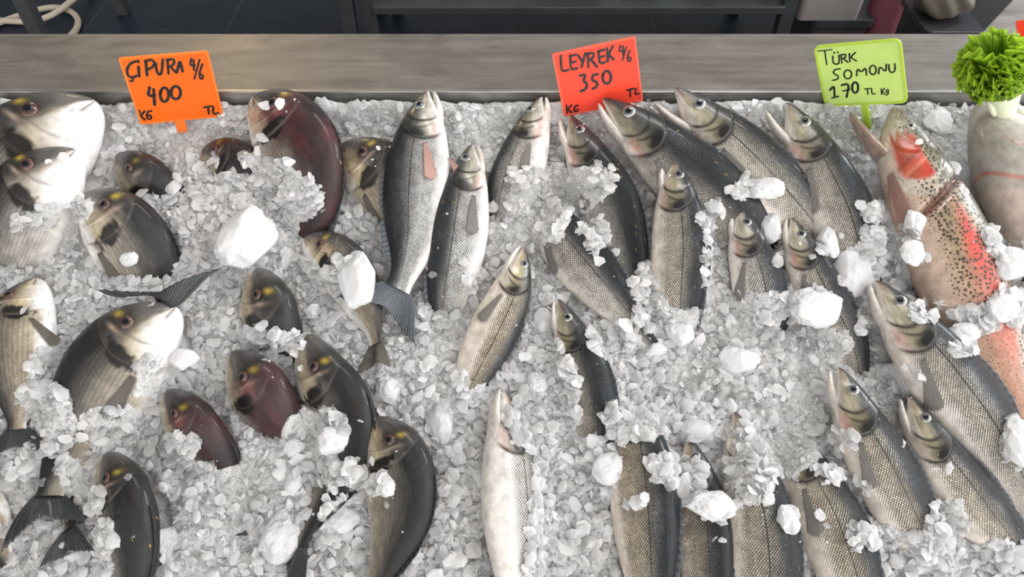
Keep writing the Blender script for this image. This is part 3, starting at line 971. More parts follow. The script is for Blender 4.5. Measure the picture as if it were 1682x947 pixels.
bream([(-70, 780, .0), (-20, 860, .012), (30, 960, .01)], 101, (-1, -.2), 'tan flank of a sea bream at the bottom corner of the ice', look=dict(warm=1), parts=('dorsal',))
bream([(135, 700, -.08), (130, 770, -.06), (118, 835, .0), (112, 872, .018), (110, 915, .02)], 94, (1, 0), 'sea bream under the ice with a ragged black tail beside the other black tail', look=dict(dark=.9, shift=.3, fork=.3, spread=.45, fit=1), parts=('tail',))
# sea bass
TL = ('eye', 'pectoral', 'jaw', 'dorsal', 'tail', 'anal', 'pelvic')
BP = ('eye', 'pectoral', 'jaw', 'dorsal')
bass([(704, 150, .055), (692, 235, .048), (683, 330, .036), (672, 430, .03), (655, 470, .028), (615, 530, .022)], 107, (-1, -.1), 'largest silver sea bass at the back, whole from snout to forked tail', look=dict(warm=.0, long=.87, dorh=.05, dor2=.09, peca=12, pecv=-.2, fork=.42, spread=.5, pecm='pelvic'), parts=TL, roll=6)
bass([(777, 238, .03), (764, 320, .034), (752, 400, .026), (738, 480, .006), (728, 560, -.03)], 93, (-1, -.2), 'second bright silver sea bass lying snout up against the largest one', look=dict(warm=.05, peca=4, pecv=-.35), parts=BP, roll=8)
bass([(891, 160, .022), (868, 235, .02), (842, 312, .005), (820, 390, -.03)], 87, (-1, -.3), 'white-bellied sea bass just left of the red card', look=dict(warm=.2, peca=6, shift=-.15), roll=-12, parts=BP)
bass([(934, 190, .035), (962, 255, .03), (1006, 345, .02), (1032, 430, .015), (1050, 515, .01)], 91, (1, -.3), 'dark sea bass with a bloody mouth under the lower corner of the red card', look=dict(dark=.6, shift=.2, pink=1), parts=BP, gape=.1)
bass([(989, 164, .055), (1048, 216, .045), (1118, 278, .036), (1180, 330, .02), (1240, 400, -.01)], 104, (.6, -.8), 'near-black sea bass lying slantwise in front of the red card', look=dict(dark=.55, shift=.32, warm=.6), parts=BP, roll=24)
bass([(1106, 146, .055), (1152, 196, .038), (1208, 250, .032), (1268, 312, .022), (1330, 380, .0)], 98, (.7, -.7), 'pale gape-mouthed sea bass at the back, right of the red card', look=dict(warm=.6, shift=-.22, peca=6), parts=BP, gape=.26, roll=24)
bass([(1290, 170, .05), (1318, 225, .038), (1350, 295, .03), (1382, 362, .022), (1405, 440, .0)], 98, (.9, -.4), 'open-mouthed sea bass with a dark blue back, left of the green card stake', look=dict(warm=.6, dark=.22, shift=.0, peca=18), parts=BP, gape=.24)
bass([(1106, 262, .058), (1112, 330, .056), (1116, 420, .04), (1112, 520, .01), (1108, 590, -.03)], 93, (1, 0), 'sea bass with its mouth pointing straight up, lying over the near-black one', look=dict(warm=.7, shift=-.08), parts=('eye', 'jaw', 'dorsal'), gape=.08)
bass([(1212, 340, .03), (1228, 405, .028), (1246, 470, .018), (1256, 545, -.02)], 85, (1, -.2), 'sea bass head between two snow lumps, just in front of the near-black one', look=dict(warm=.35, shift=-.08, peca=24), parts=BP)
bass([(1298, 358, .03), (1320, 425, .024), (1352, 495, .012), (1388, 560, .004), (1410, 640, -.02)], 81, (.9, -.35), 'narrow sea bass head squeezed behind the two big snow lumps', look=dict(warm=.6, shift=-.05), parts=BP)
bass([(860, 406, .03), (842, 470, .028), (802, 560, .016), (764, 640, .004), (735, 720, -.03)], 81, (1, -.1), 'cream sea bass lying the other way, tail towards the near left', look=dict(warm=1, shift=-.42, peca=14), parts=BP, roll=-8)
bass([(885, 320, -.03), (925, 395, .012), (985, 465, .02), (1035, 525, .012), (1065, 570, .005)], 91, (.8, -.6), 'headless-looking sea bass flank with a dark ridge, its head under slush', look=dict(warm=.5, shift=.0, peca=22, pecv=-.45), parts=('pectoral', 'dorsal'), roll=25)
bass([(916, 492, .03), (944, 568, .02), (970, 650, .012), (984, 740, .004), (990, 830, -.02)], 83, (1, -.2), 'dark-backed sea bass with a gold-ringed eye at the centre, ice over its belly', look=dict(dark=.35, shift=.22, warm=.8), parts=('eye', 'jaw', 'dorsal'))
bass([(826, 640, .01), (834, 740, .014), (842, 850, .018), (852, 960, .018)], 104, (1, -.05), 'sea bass rolled on its back with a gleaming white belly at the near centre', look=dict(warm=.3, shift=-.42), parts=('jaw',), roll=-30, name=None)
bass([(1030, 640, -.03), (1048, 740, .012), (1060, 850, .02), (1066, 960, .02)], 110, (1, -.05), 'broad brown-scaled sea bass body at the near edge, its head under chips', look=dict(warm=1, shift=.02, dark=.1), parts=('dorsal',))
bass([(1128, 715, .012), (1146, 800, .014), (1156, 880, .016), (1162, 970, .016)], 89, (1, -.05), 'dark narrow sea bass body between two broad ones at the near edge', look=dict(warm=.9, dark=.3, shift=.12), parts=('eye', 'dorsal'))
bass([(1204, 676, .01), (1224, 760, .014), (1246, 860, .022), (1256, 970, .022)], 114, (1, -.05), 'pale-flanked sea bass at the near edge with its bloody gill under a snow lump', look=dict(warm=.8, shift=-.1, pink=1), parts=('eye', 'dorsal'))
bass([(1288, 700, -.03), (1330, 790, .008), (1368, 870, .016), (1400, 960, .016)], 104, (.9, -.4), 'cream-bellied sea bass at the near edge with a folded brown fin, head buried', look=dict(warm=.9, shift=-.22, peca=10), parts=('pectoral', 'dorsal'))
bass([(1376, 604, .034), (1408, 690, .034), (1458, 785, .026), (1502, 870, .012), (1540, 950, -.01)], 100, (.9, -.4), 'leftmost of the three slanting sea bass at the near right', look=dict(warm=.8, shift=-.1, peca=14), parts=BP, gape=.05)
bass([(1490, 652, .03), (1532, 735, .03), (1590, 815, .02), (1650, 890, .008)], 91, (.9, -.5), 'middle one of the three slanting sea bass at the near right', look=dict(warm=.8, shift=-.08), parts=('eye', 'jaw', 'dorsal'), gape=.04)
bass([(1436, 462, .04), (1490, 540, .042), (1560, 632, .036), (1622, 715, .028), (1672, 800, .018)], 110, (.8, -.6), 'longest slanting sea bass at the right, beside the pink-striped trout', look=dict(warm=.6, shift=-.1, peca=20, dorh=.05, dor2=.11), parts=BP)
# the trout and the big pale fish
make_fish('trout', [(1464, 178, .05), (1486, 250, .052), (1528, 345, .046), (1570, 440, .036), (1608, 535, .024), (1644, 625, .02), (1682, 735, .015)], 132, (.9, -.45),
          'rainbow trout with a red gill, freckles and a pink stripe, its mouth wide open', 'fish', look=dict(peca=6, pecu=.19, pecv=-.82, pelm='trout', pecl=.12, pelu=.5, pela=-14, long=1.18, fork=.2, spread=.25), roll=14, parts=('eye', 'jaw', 'pectoral', 'pelvic', 'dorsal', 'tail'), gape=.42)
make_fish('pale', [(1612, 168, .05), (1668, 262, .05), (1730, 360, .04), (1800, 460, .03)], 172, (-1, .3),
          'large pale fish at the right edge holding the lettuce in its mouth', 'fish', look=dict(peca=14, pecv=-.2, pecl=.16), parts=('jaw', 'pectoral'), gape=.10)


# ---------------------------------------------------------------- ice
# heaps that lie over fish: centre and radii in the photograph, height above what they cover (mm)
COVER = [
    (232, 476, 60, 24, 5), (150, 462, 26, 16, 3), (280, 320, 22, 30, 4), (110, 345, 70, 24, 6), (470, 560, 40, 24, 4), (500, 320, 40, 50, 4),
    (455, 300, 45, 55, 6), (440, 360, 60, 50, 8), (380, 330, 60, 45, 5), (410, 262, 30, 22, 3), (355, 268, 12, 20, 4), (385, 300, 40, 18, 5),
    (250, 330, 30, 12, 4), (60, 365, 60, 22, 6), (500, 440, 18, 26, 3), (575, 455, 34, 46, 6), (520, 460, 40, 25, 5),
    (70, 600, 26, 40, 7), (90, 690, 45, 70, 8), (60, 650, 40, 24, 8), (115, 780, 30, 40, 5), (85, 830, 22, 16, 3), (170, 700, 50, 45, 6),
    (250, 620, 40, 60, 4), (215, 690, 50, 30, 6), (510, 720, 60, 60, 7), (540, 690, 40, 30, 6), (470, 800, 50, 80, 6), (560, 850, 45, 50, 8), (620, 800, 30, 25, 7), (545, 780, 24, 30, 5),
    (300, 740, 30, 40, 6), (320, 790, 60, 40, 5), (380, 800, 40, 50, 6), (265, 890, 24, 40, 5), (145, 820, 30, 40, 5), (170, 890, 25, 50, 5), (575, 780, 40, 30, 6),
    (440, 590, 24, 14, 2), (420, 545, 30, 20, 4),
    (895, 300, 75, 34, 7), (960, 310, 45, 50, 6), (890, 360, 60, 50, 7), (975, 385, 36, 34, 5), (1000, 300, 20, 24, 4), (860, 320, 40, 30, 5),
    (900, 350, 30, 60, 8), (1060, 480, 30, 60, 4), (1010, 560, 60, 40, 7), (775, 460, 30, 30, 4),
    (1230, 310, 50, 24, 7), (1180, 345, 26, 20, 5), (1165, 400, 20, 60, 5), (1110, 525, 60, 26, 7), (1230, 510, 70, 44, 7), (1165, 460, 22, 60, 5),
    (1320, 495, 60, 36, 8), (1410, 440, 46, 44, 8), (1360, 560, 60, 30, 6), (1420, 520, 20, 40, 5), (1285, 400, 14, 40, 3), (1350, 400, 16, 26, 4),
    (925, 625, 40, 50, 8), (900, 570, 30, 30, 6), (866, 708, 34, 44, 5), (960, 760, 60, 60, 8), (930, 690, 30, 60, 7), (790, 660, 40, 30, 6), (745, 640, 30, 40, 6),
    (900, 800, 40, 120, 7), (850, 680, 24, 30, 3), (880, 900, 30, 80, 6), (1000, 780, 24, 60, 6),
    (1080, 690, 70, 40, 8), (1020, 690, 50, 44, 8), (1090, 770, 30, 40, 5), (1150, 700, 46, 30, 7), (1130, 790, 40, 40, 5), (1175, 830, 46, 30, 7), (1050, 820, 20, 16, 3),
    (1250, 730, 60, 70, 8), (1240, 800, 50, 40, 6), (1200, 770, 30, 30, 4), (1300, 740, 50, 60, 8), (1380, 720, 30, 30, 5), (1290, 850, 22, 24, 6), (1370, 780, 40, 22, 6), (1310, 690, 60, 40, 6),
    (1440, 880, 70, 30, 7), (1540, 900, 60, 50, 8), (1560, 850, 50, 40, 7), (1510, 920, 40, 40, 7), (1640, 910, 60, 34, 7), (1400, 870, 20, 30, 4), (1420, 800, 22, 22, 4),
    (1445, 350, 44, 26, 9), (1490, 380, 36, 34, 5), (1500, 420, 30, 30, 5), (1520, 510, 40, 30, 4), (1600, 525, 60, 30, 8), (1660, 500, 50, 44, 9), (1580, 570, 40, 20, 5), (1440, 400, 40, 30, 6),
    (1640, 395, 40, 34, 8), (1670, 420, 40, 40, 9), (1480, 610, 30, 26, 5), (1510, 620, 24, 18, 4), (1660, 720, 24, 50, 6), (1480, 720, 12, 30, 3),
    (330, 500, 20, 20, 3), (20, 880, 60, 22, 6), (60, 920, 60, 30, 7),
]
# the ice lies higher here with no fish beneath
MOUND = [(760, 200, 60, 30, 10), (560, 185, 60, 22, 10), (220, 225, 50, 20, 8), (400, 390, 60, 60, 22), (1400, 440, 50, 40, 12), (1180, 600, 120, 60, 10), (1560, 230, 40, 50, 8), (70, 640, 60, 60, 12), (20, 190, 40, 20, 10),
         (700, 600, 60, 80, 8), (350, 520, 60, 30, 8), (1240, 240, 40, 40, 6), (880, 640, 60, 80, 8), (330, 860, 60, 60, 8), (740, 850, 40, 80, 8)]

# wet slush: fine clear grains, few flakes
SLUSH = [(180, 190, 900, 60), (800, 190, 900, 66), (1300, 190, 500, 60), (870, 320, 80, 70), (960, 320, 50, 60), (1180, 560, 60, 90), (1300, 620, 90, 90), (1260, 740, 90, 60), (90, 380, 60, 60), (430, 850, 60, 80),
         (280, 860, 40, 60), (540, 700, 50, 60), (1140, 470, 50, 60), (700, 780, 30, 60), (860, 470, 40, 60), (400, 770, 80, 30), (30, 900, 60, 50), (580, 920, 60, 40), (1170, 620, 80, 50)]

A0, A1, B0, B1 = -0.98, 0.98, -0.80, -0.006
NA, NB = 760, 310
ga, gb = np.meshgrid(np.linspace(A0, A1, NA), np.linspace(B0, B1, NB), indexing='xy')
gp = np.stack([ga, gb, np.zeros_like(ga)], -1)
gpix = project_bed(gp)

off = 0
vs, fs = [], []
for v, f in zip(RINGV, RINGF):
    vs.append(v)
    fs.append(f + off)
    off += len(v)
TREE = BVHTree.FromPolygons(np.concatenate(vs).tolist(), np.concatenate(fs).tolist())
DN = Vector((0, 0, -1))


def fish_top(a, b):
    h = TREE.ray_cast(Vector((a, b, 0.4)), DN, 0.6)[0]
    return h[2] if h is not None else -1.0


TOP = np.array([fish_top(a, b) for a, b in zip(ga.ravel(), gb.ravel())]).reshape(ga.shape)
base = 0.004 * fbm(gp * 9.0 + 3, 3) + 0.0035 * fbm(gp * 38.0, 3) + 0.0022 * fbm(gp * 140.0, 2)


def ell(px, py, c, soft=.35):
    jx = 9 * vnoise(np.stack([px / 26, py / 26, 0 * px], -1)) + 5 * vnoise(np.stack([px / 9, py / 9, 0 * px + 4], -1))
    jy = 9 * vnoise(np.stack([px / 26, py / 26, 0 * px + 9], -1)) + 5 * vnoise(np.stack([px / 9, py / 9, 0 * px + 14], -1))
    d = np.hypot((px + jx - c[0]) / c[2], (py + jy - c[1]) / c[3])
    return 1 - smooth(1 - soft, 1 + soft * .4, d)


for c in MOUND:
    base = base + ell(gpix[..., 0], gpix[..., 1], c, .9) * c[4] / 1000
base = base + (.014 + .007 * fbm(gp * 22.0 + 40, 3)) * smooth(-.05, -.012, gb)      # heaped against the back lip
cov = np.zeros_like(base)
cap = np.full_like(base, -1.0)
# parallax: the cover is judged where the top of the fish shows
tp = np.where(TOP > -.5, np.maximum(TOP, base), base)
tpix = project_bed(np.stack([ga, gb, tp], -1))
for c in COVER:
    m = ell(tpix[..., 0], tpix[..., 1], c, .3)
    cov = np.maximum(cov, m)
    cap = np.maximum(cap, m * c[4] / 1000)
rough = 0.0025 * fbm(gp * 60.0 + 8, 3)
def blur(A, n):
    for _ in range(n):
        A = np.pad(A, 1, mode='edge')
        A = (A[:-2, 1:-1] + A[2:, 1:-1] + A[1:-1, :-2] + A[1:-1, 2:] + A[1:-1, 1:-1] * 2) / 6
    return A


solid = np.maximum(TOP, base)
bank = blur(solid, 26)                     # ice banks up against what it covers
over = np.maximum(solid, bank) + np.maximum(cap, 0) * .55 + rough
covs = blur(cov, 3)
HT = np.where(TOP > base, base * (1 - cov) + over * cov, base * (1 - covs) + np.maximum(base, bank + cap.clip(0) * .3) * covs)
HT = np.where((TOP > base) & (cov < .35), base - .003, HT)
HT = blur(HT, 2)
bare = (TOP > HT + .0045)          # fish shows here


def gridv(A, a, b):
    i = np.clip((a - A0) / (A1 - A0) * (NA - 1), 0, NA - 1.001)
    j = np.clip((b - B0) / (B1 - B0) * (NB - 1), 0, NB - 1.001)
    i0, j0 = i.astype(int), j.astype(int)
    fi, fj = i - i0, j - j0
    return A[j0, i0] * (1 - fi) * (1 - fj) + A[j0, i0 + 1] * fi * (1 - fj) + A[j0 + 1, i0] * (1 - fi) * fj + A[j0 + 1, i0 + 1] * fi * fj


M_SNOW = ice_mat('packed_ice', False, bump=.55, grainy=True, trans=.25, white=(.90, .893, .89))
M_CHIP = ice_mat('ice_chips', True, trans=.5)
M_LUMP = ice_mat('snow_lump', False, bump=.6, trans=.3, white=(.93, .93, .935), grain=500)
bedv = np.stack([ga, gb, HT], -1).reshape(-1, 3)
# skirt down to the tray
wet = np.max([ell(gpix[..., 0], gpix[..., 1], c, .7) for c in SLUSH], axis=0) * (.6 + .5 * fbm(gp * 22.0 + 5, 3))
bed = link('ice_bed', mesh('ice_bed', bedv, grid_faces(NB, NA), M_SNOW, True, attrs=dict(wet=np.clip(wet, 0, 1))), None, MBED.copy())
tag(bed, 'bed of crushed ice filling the display counter under all the fish', 'ice', kind='stuff')


def hull(n, flat, seed):
    r = np.random.default_rng(seed)
    p = r.normal(size=(n, 3))
    p /= np.linalg.norm(p, axis=1)[:, None]
    p *= r.uniform(.8, 1.05, (n, 1))
    p[:, 2] *= flat
    p[:, 1] *= r.uniform(.55, 1.0)
    import bmesh
    bm = bmesh.new()
    for q in p:
        bm.verts.new(q)
    res = bmesh.ops.convex_hull(bm, input=bm.verts)
    junk = [e for e in res['geom_interior'] if isinstance(e, bmesh.types.BMVert)]
    bmesh.ops.delete(bm, geom=junk, context='VERTS')
    bmesh.ops.triangulate(bm, faces=bm.faces[:])
    bm.verts.index_update()
    v = np.array([x.co[:] for x in bm.verts])
    f = np.array([[x.index for x in q.verts] for q in bm.faces])
    bm.free()
    return v, f


def flake(n, thick, seed):
    """a thin broken petal of ice: ragged outline, softly domed, a little curled"""
    r = np.random.default_rng(seed)
    a = (np.arange(n) + r.uniform(-.3, .3, n)) * 2 * math.pi / n
    rad = r.uniform(.72, 1.08, n)
    asp = r.uniform(.55, .95)
    ox = np.stack([rad * np.cos(a), rad * np.sin(a) * asp], -1)
    curl = r.uniform(-.25, .25)
    zz = lambda p: curl * p[:, 0] ** 2 + .12 * np.sin(p[:, 1] * 3 + seed)
    inn = ox * r.uniform(.55, .75, (n, 1))
    c = np.zeros((1, 2))
    v = np.concatenate([np.c_[ox, zz(ox)], np.c_[inn, zz(inn) + thick * r.uniform(.7, 1.2, n)], np.c_[c, zz(c) + thick * 1.1], np.c_[c, zz(c) - thick]])
    f = []
    for i in range(n):
        j = (i + 1) % n
        f += [(i, j, n + j), (i, n + j, n + i), (n + i, n + j, 2 * n), (j, i, 2 * n + 1)]
    return v, np.array(f)


FLK = [flake(int(rng.integers(6, 9)), float(rng.uniform(.05, .16)), 300 + k) for k in range(36)]
TPL = [hull(int(rng.integers(9, 15)), float(rng.uniform(.10, .38)), 100 + k) for k in range(36)]


def rotm(n, tilt):
    """random turn about the normal, then a random lean"""
    a = rng.uniform(0, 2 * math.pi, n)
    b = rng.normal(0, tilt, n)
    c = rng.uniform(0, 2 * math.pi, n)
    z = np.zeros(n)
    o = np.ones(n)
    Ra = np.stack([np.cos(a), -np.sin(a), z, np.sin(a), np.cos(a), z, z, z, o], -1).reshape(n, 3, 3)
    ax = np.stack([np.cos(c), np.sin(c), z], -1)
    K = np.stack([z, -ax[:, 2], ax[:, 1], ax[:, 2], z, -ax[:, 0], -ax[:, 1], ax[:, 0], z], -1).reshape(n, 3, 3)
    I = np.eye(3)[None]
    Rb = I + np.sin(b)[:, None, None] * K + (1 - np.cos(b))[:, None, None] * (K @ K)
    return Rb @ Ra


def scatter(n):
    """points of the bed that the photograph shows"""
    out = []
    while sum(map(len, out)) < n:
        q = np.stack([rng.uniform(A0, A1, n), rng.uniform(B0, B1 - .004, n), np.zeros(n)], -1)
        p = project_bed(q)
        k = (p[:, 0] > -50) & (p[:, 0] < W + 50) & (p[:, 1] > 100) & (p[:, 1] < H + 60)
        out.append(q[k])
    return np.concatenate(out)[:n]


def settle(q, size, stray):
    a, b = q[:, 0], q[:, 1]
    h, t, bb = gridv(HT, a, b), gridv(TOP, a, b), gridv(bare.astype(float), a, b)
    onfish = bb > .35
    keep = ~onfish | (rng.uniform(size=len(q)) < stray)
    # chips at a fish's side must not stand over its edge
    z = np.where(onfish, np.maximum(t, h) + size * .15, h)
    q = q.copy()
    q[:, 2] = z
    return q, keep, onfish


CV, CF, CC, CT = [], [], [], []
nv = 0
for n, lo, hi, tilt, lift, stray, SET in ((50000, .0016, .0042, .7, .15, .004, TPL), (34000, .0050, .0100, .55, .2, .004, FLK), (12000, .0090, .0145, .42, .3, .002, FLK)):
    q = scatter(n)
    size = lo + (hi - lo) * rng.beta(1.2, 2.0, n)
    q, keep, onf = settle(q, size, stray)
    # slushy patches have fine grains, flaky patches the larger chips
    pq = project_bed(q)
    slz = np.max([ell(pq[:, 0], pq[:, 1], c, .6) for c in SLUSH], axis=0)
    sl = vnoise(np.stack([q[:, 0] * 7, q[:, 1] * 7, 0 * size + 2], -1)) + .3 * vnoise(np.stack([q[:, 0] * 25, q[:, 1] * 25, 0 * size + 7], -1)) - .35 + 1.6 * slz
    keep &= rng.uniform(size=n) < np.where(sl > 0.1, 1.0 if hi < .005 else .25 if lo > .006 else .45, .75 if hi < .005 else 1.0)
    q, size, sl = q[keep], size[keep], sl[keep]
    n = len(q)
    q[:, 2] += size * rng.uniform(-.3, .6, n) * (1 + lift)
    R = rotm(n, tilt)
    ti = rng.integers(0, len(SET), n)
    clear = np.clip(rng.beta(.8, 1.2, n) * .75 + .22 * (sl > .1), 0, .88)
    tone = rng.uniform(0, 1, n)
    for k in range(len(SET)):
        i = np.where(ti == k)[0]
        if not len(i):
            continue
        v, f = SET[k]
        P = np.einsum('nij,vj->nvi', R[i], v) * size[i, None, None] + q[i, None, :]
        CV.append(P.reshape(-1, 3))
        CF.append((f[None] + (np.arange(len(i)) * len(v))[:, None, None] + nv).reshape(-1, 3))
        CC.append(np.repeat(clear[i], len(v)))
        CT.append(np.repeat(tone[i], len(v)))
        nv += len(i) * len(v)
chips = link('crushed_ice', mesh('crushed_ice', np.concatenate(CV), np.concatenate(CF), M_CHIP, False, attrs=dict(clear=np.concatenate(CC), tone=np.concatenate(CT))), None, MBED.copy())
tag(chips, 'countless small chips of crushed ice strewn between and over the fish', 'ice', kind='stuff')

# ---- lumps of packed snow, one by one
LUMPS = [
    (400, 388, 48, 52, 'big round snow heap left of the upright bream head, the largest at the left'),
    (588, 457, 33, 43, 'egg-shaped snow lump beside the tan tail below the largest bass'),
    (1400, 447, 37, 37, 'bright white snow lump, upper of the two big ones right of centre'),
    (1338, 503, 46, 34, 'wide white snow lump, lower of the two big ones right of centre'),
    (1445, 350, 28, 17, 'smooth white ice lump under the red side fin of the trout'),
    (1265, 373, 20, 25, 'round snow lump between the two narrow bass heads'),
    (1262, 308, 26, 17, 'flat snow lump on the flank of the gape-mouthed bass'),
    (1120, 543, 27, 27, 'rounded clear-white lump in front of the straight-up bass'),
    (1148, 706, 38, 21, 'long smooth lump behind the dark narrow bass body'),
    (1172, 831, 44, 24, 'grainy grey ice lump over the dark narrow bass body'),
    (1000, 768, 30, 30, 'angular white slab of ice left of the broad brown-scaled bass'),
    (722, 694, 22, 31, 'jagged upright ice slab above the curved near-centre bream'),
    (460, 880, 36, 40, 'ragged snow lump left of the thin curved tail'),
    (481, 794, 17, 22, 'small snow lump on the ice over the notched-brow bream'),
    (562, 852, 28, 25, 'soft snow lump against the belly of the curved near-centre bream'),
    (635, 800, 16, 18, 'small clear ice knob stuck to the curved near-centre bream'),
    (70, 640, 29, 19, 'squarish ice slab near the left edge over the pale-bellied bream'),
    (548, 722, 27, 28, 'clear ice block below the notched-brow bream'),
    (885, 630, 18, 23, 'tall ice flake left of the gold-ringed eye bass body'),
    (893, 530, 18, 26, 'pale ice lump left of the gold-ringed eye'),
    (1360, 395, 17, 29, 'upright ice flake beside the squeezed bass head'),
    (1503, 362, 20, 18, 'ice lump with a pink tint on the trout belly'),
    (1662, 432, 30, 26, 'white snow lump beside the pale fish at the right edge'),
    (1675, 730, 26, 46, 'tall snow heap at the right edge of the ice'),
    (1215, 592, 34, 24, 'grainy grey lump in the slush in front of the squeezed bass head'),
    (1295, 852, 17, 24, 'grainy knob between two bass bodies at the near edge'),
    (1590, 545, 24, 15, 'flat ice flake over the tail half of the trout'),
    (480, 735, 20, 16, 'grey clear ice block in the middle of the bream heads'),
    (1650, 505, 28, 22, 'snow lump where the trout back goes under the ice'),
    (1500, 412, 18, 20, 'clear ice cube on the trout belly by its lower fin'),
    (1080, 575, 22, 16, 'translucent lump in front of the straight-up bass body'),
    (1540, 200, 26, 24, 'clear ice chunk between the trout head and the lettuce'),
    (640, 640, 22, 26, 'clear smooth lump beside the end of the tan tail'),
    (790, 790, 18, 24, 'ice flake to the left of the gleaming white belly'),
    (300, 590, 24, 18, 'ice lump right of the white-chinned bream'),
    (215, 425, 16, 11, 'flake resting by the yellow-browed bream fin'),
]


def lump_mesh(rx, ry, rz, seed, fine=.5):
    import bmesh
    bm = bmesh.new()
    bmesh.ops.create_icosphere(bm, subdivisions=5, radius=1.0)
    v = np.array([x.co[:] for x in bm.verts])
    f = np.array([[x.index for x in q.verts] for q in bm.faces])
    bm.free()
    o = seed * 7.7
    d = 1 + .20 * vnoise(v * 1.3 + o)[:, None] + .11 * vnoise(v * 2.9 + o)[:, None] + fine * (.08 * fbm(v * np.array([5, 9, 14]) + o, 4))[:, None]
    # a few broken, flat faces
    r = np.random.default_rng(seed)
    for k in range(7):
        n = r.normal(size=3)
        n /= np.linalg.norm(n)
        c = r.uniform(.66, .9)
        e = (v * d) @ n
        d = np.where((e > c)[:, None], d * (c + (e - c) * .2)[:, None] / np.maximum(e, 1e-6)[:, None], d)
    v = v * d * np.array([rx, ry, rz])
    return mesh('ice_lump', v, f, M_LUMP, True)


for k, (x, y, rx, ry, lab) in enumerate(LUMPS):
    q = px_bed(x, y, .02)
    e = .01
    sx = np.linalg.norm(project_bed(q + [e, 0, 0]) - project_bed(q)) / e
    sy = np.linalg.norm(project_bed(q + [0, e, 0]) - project_bed(q)) / e
    rx_, ry_ = rx / sx, ry / sy
    rz = .62 * min(rx_, ry_)
    for _ in range(3):
        z = max(float(gridv(HT, q[0:1], q[1:2])[0]), float(gridv(np.where(bare, TOP, -1), q[0:1], q[1:2])[0]))
        q = px_bed(x, y, z + rz * .35)
    o = link('ice_lump', lump_mesh(rx_, ry_, rz, 31 + k, .45 if k % 3 else .9), None, bed_matrix([q[0], q[1], z + rz * .3]))
    tag(o, lab, 'ice lump', 'lumps of snow on the ice')

# ---- the larger loose flakes, one by one
FT = []
for k in range(16):
    v, f = hull(int(rng.integers(11, 18)), float(rng.uniform(.2, .38)), 900 + k) if k % 2 else flake(int(rng.integers(8, 12)), float(rng.uniform(.08, .2)), 940 + k)
    FT.append(mesh('ice_flake', v, f, M_CHIP, False, attrs=dict(clear=np.full(len(v), [.05, .3, .12, .0][k % 4]), tone=np.full(len(v), rng.uniform(.3, 1)))))
q = scatter(700)
size = .0085 + .0085 * rng.beta(1.0, 2.4, 700)
q, keep, onf = settle(q, size, .05)
q, size = q[keep], size[keep]
pp = project_bed(q)
k = (pp[:, 0] > 10) & (pp[:, 0] < W - 10) & (pp[:, 1] > 165) & (pp[:, 1] < H - 8)
q, size = q[k], size[k]
acc = []
for i in np.argsort(-size):
    if all(np.hypot(*(q[i, :2] - q[j, :2])) > .75 * (size[i] + size[j]) for j in acc):
        acc.append(i)
    if len(acc) >= 255:
        break
keys = {}
for i in acc:
    best = None
    for s in FISH:
        dd = np.linalg.norm(s.C[:, :2] - q[i, :2], axis=1)
        dd = np.where(s.al < 1, dd, 9)
        j = int(np.argmin(dd))
        if best is None or dd[j] < best[0]:
            best = (dd[j], s, j)
    d, s, j = best
    u = s.al[j]
    y = float((q[i] - s.C[j]) @ s.Dd[j])
    along = 'snout' if u < .09 else 'gills' if u < .3 else 'middle' if u < .6 else 'tail end'
    sd = 'back' if y > 0 else 'belly'
    keys.setdefault((FISH.index(s), along, sd), []).append((i, abs(y)))
ORD = ['', 'second ', 'third ', 'fourth ', 'fifth ', 'sixth ', 'seventh ', 'eighth ', 'ninth ', 'tenth ']
WHERE = {'snout': 'by the snout', 'gills': 'by the gills', 'middle': 'by mid body', 'tail end': 'by the tail end'}
SHORT = ['white-faced corner bream', 'second white-faced bream', 'small dark bream', 'almost buried dark bream', 'maroon-backed bream', 'golden-cheeked bream', 'yellow-browed bream', 'pinkish tan-tailed bream', 'blue-naped bream',
         'pale-bellied edge bream', 'red-eyed bream', 'upended black-tailed bream', 'dark maroon bream', 'notched-brow bream', 'narrow maroon bream', 'near left bream', 'curved near-centre bream', 'bottom corner bream', 'ragged-tailed bream',
         'largest bass', 'second silver bass', 'white-bellied bass', 'bloody-mouthed bass', 'near-black bass', 'gape-mouthed bass', 'open-mouthed blue-backed bass', 'straight-up bass', 'bass between lumps', 'squeezed narrow bass', 'cream bass',
         'headless-looking bass', 'gold-eyed bass', 'belly-up bass', 'broad brown bass', 'dark narrow bass', 'bloody-gilled bass', 'cream-bellied fin bass', 'first slanting bass', 'middle slanting bass', 'longest slanting bass', 'trout', 'large pale fish']
for (fi, al, sd), ls in keys.items():
    for r, (i, y) in enumerate(sorted(ls, key=lambda t: t[1])):
        o = bpy.data.objects.new('ice_flake', FT[int(rng.integers(0, 16))])
        COL.objects.link(o)
        R = rotm(1, .35)[0]
        M = Matrix([list(map(float, row)) for row in R]).to_4x4()
        o.matrix_world = bed_matrix([q[i, 0], q[i, 1], q[i, 2] + size[i] * .22]) @ M @ Matrix.Diagonal((size[i], size[i], size[i], 1))
        w = ORD[r] + 'nearest' if r else 'nearest'
        tag(o, f'{w} big flake {WHERE[al]} of {SHORT[fi]}, {sd} side', 'ice flake', 'large loose flakes of ice')
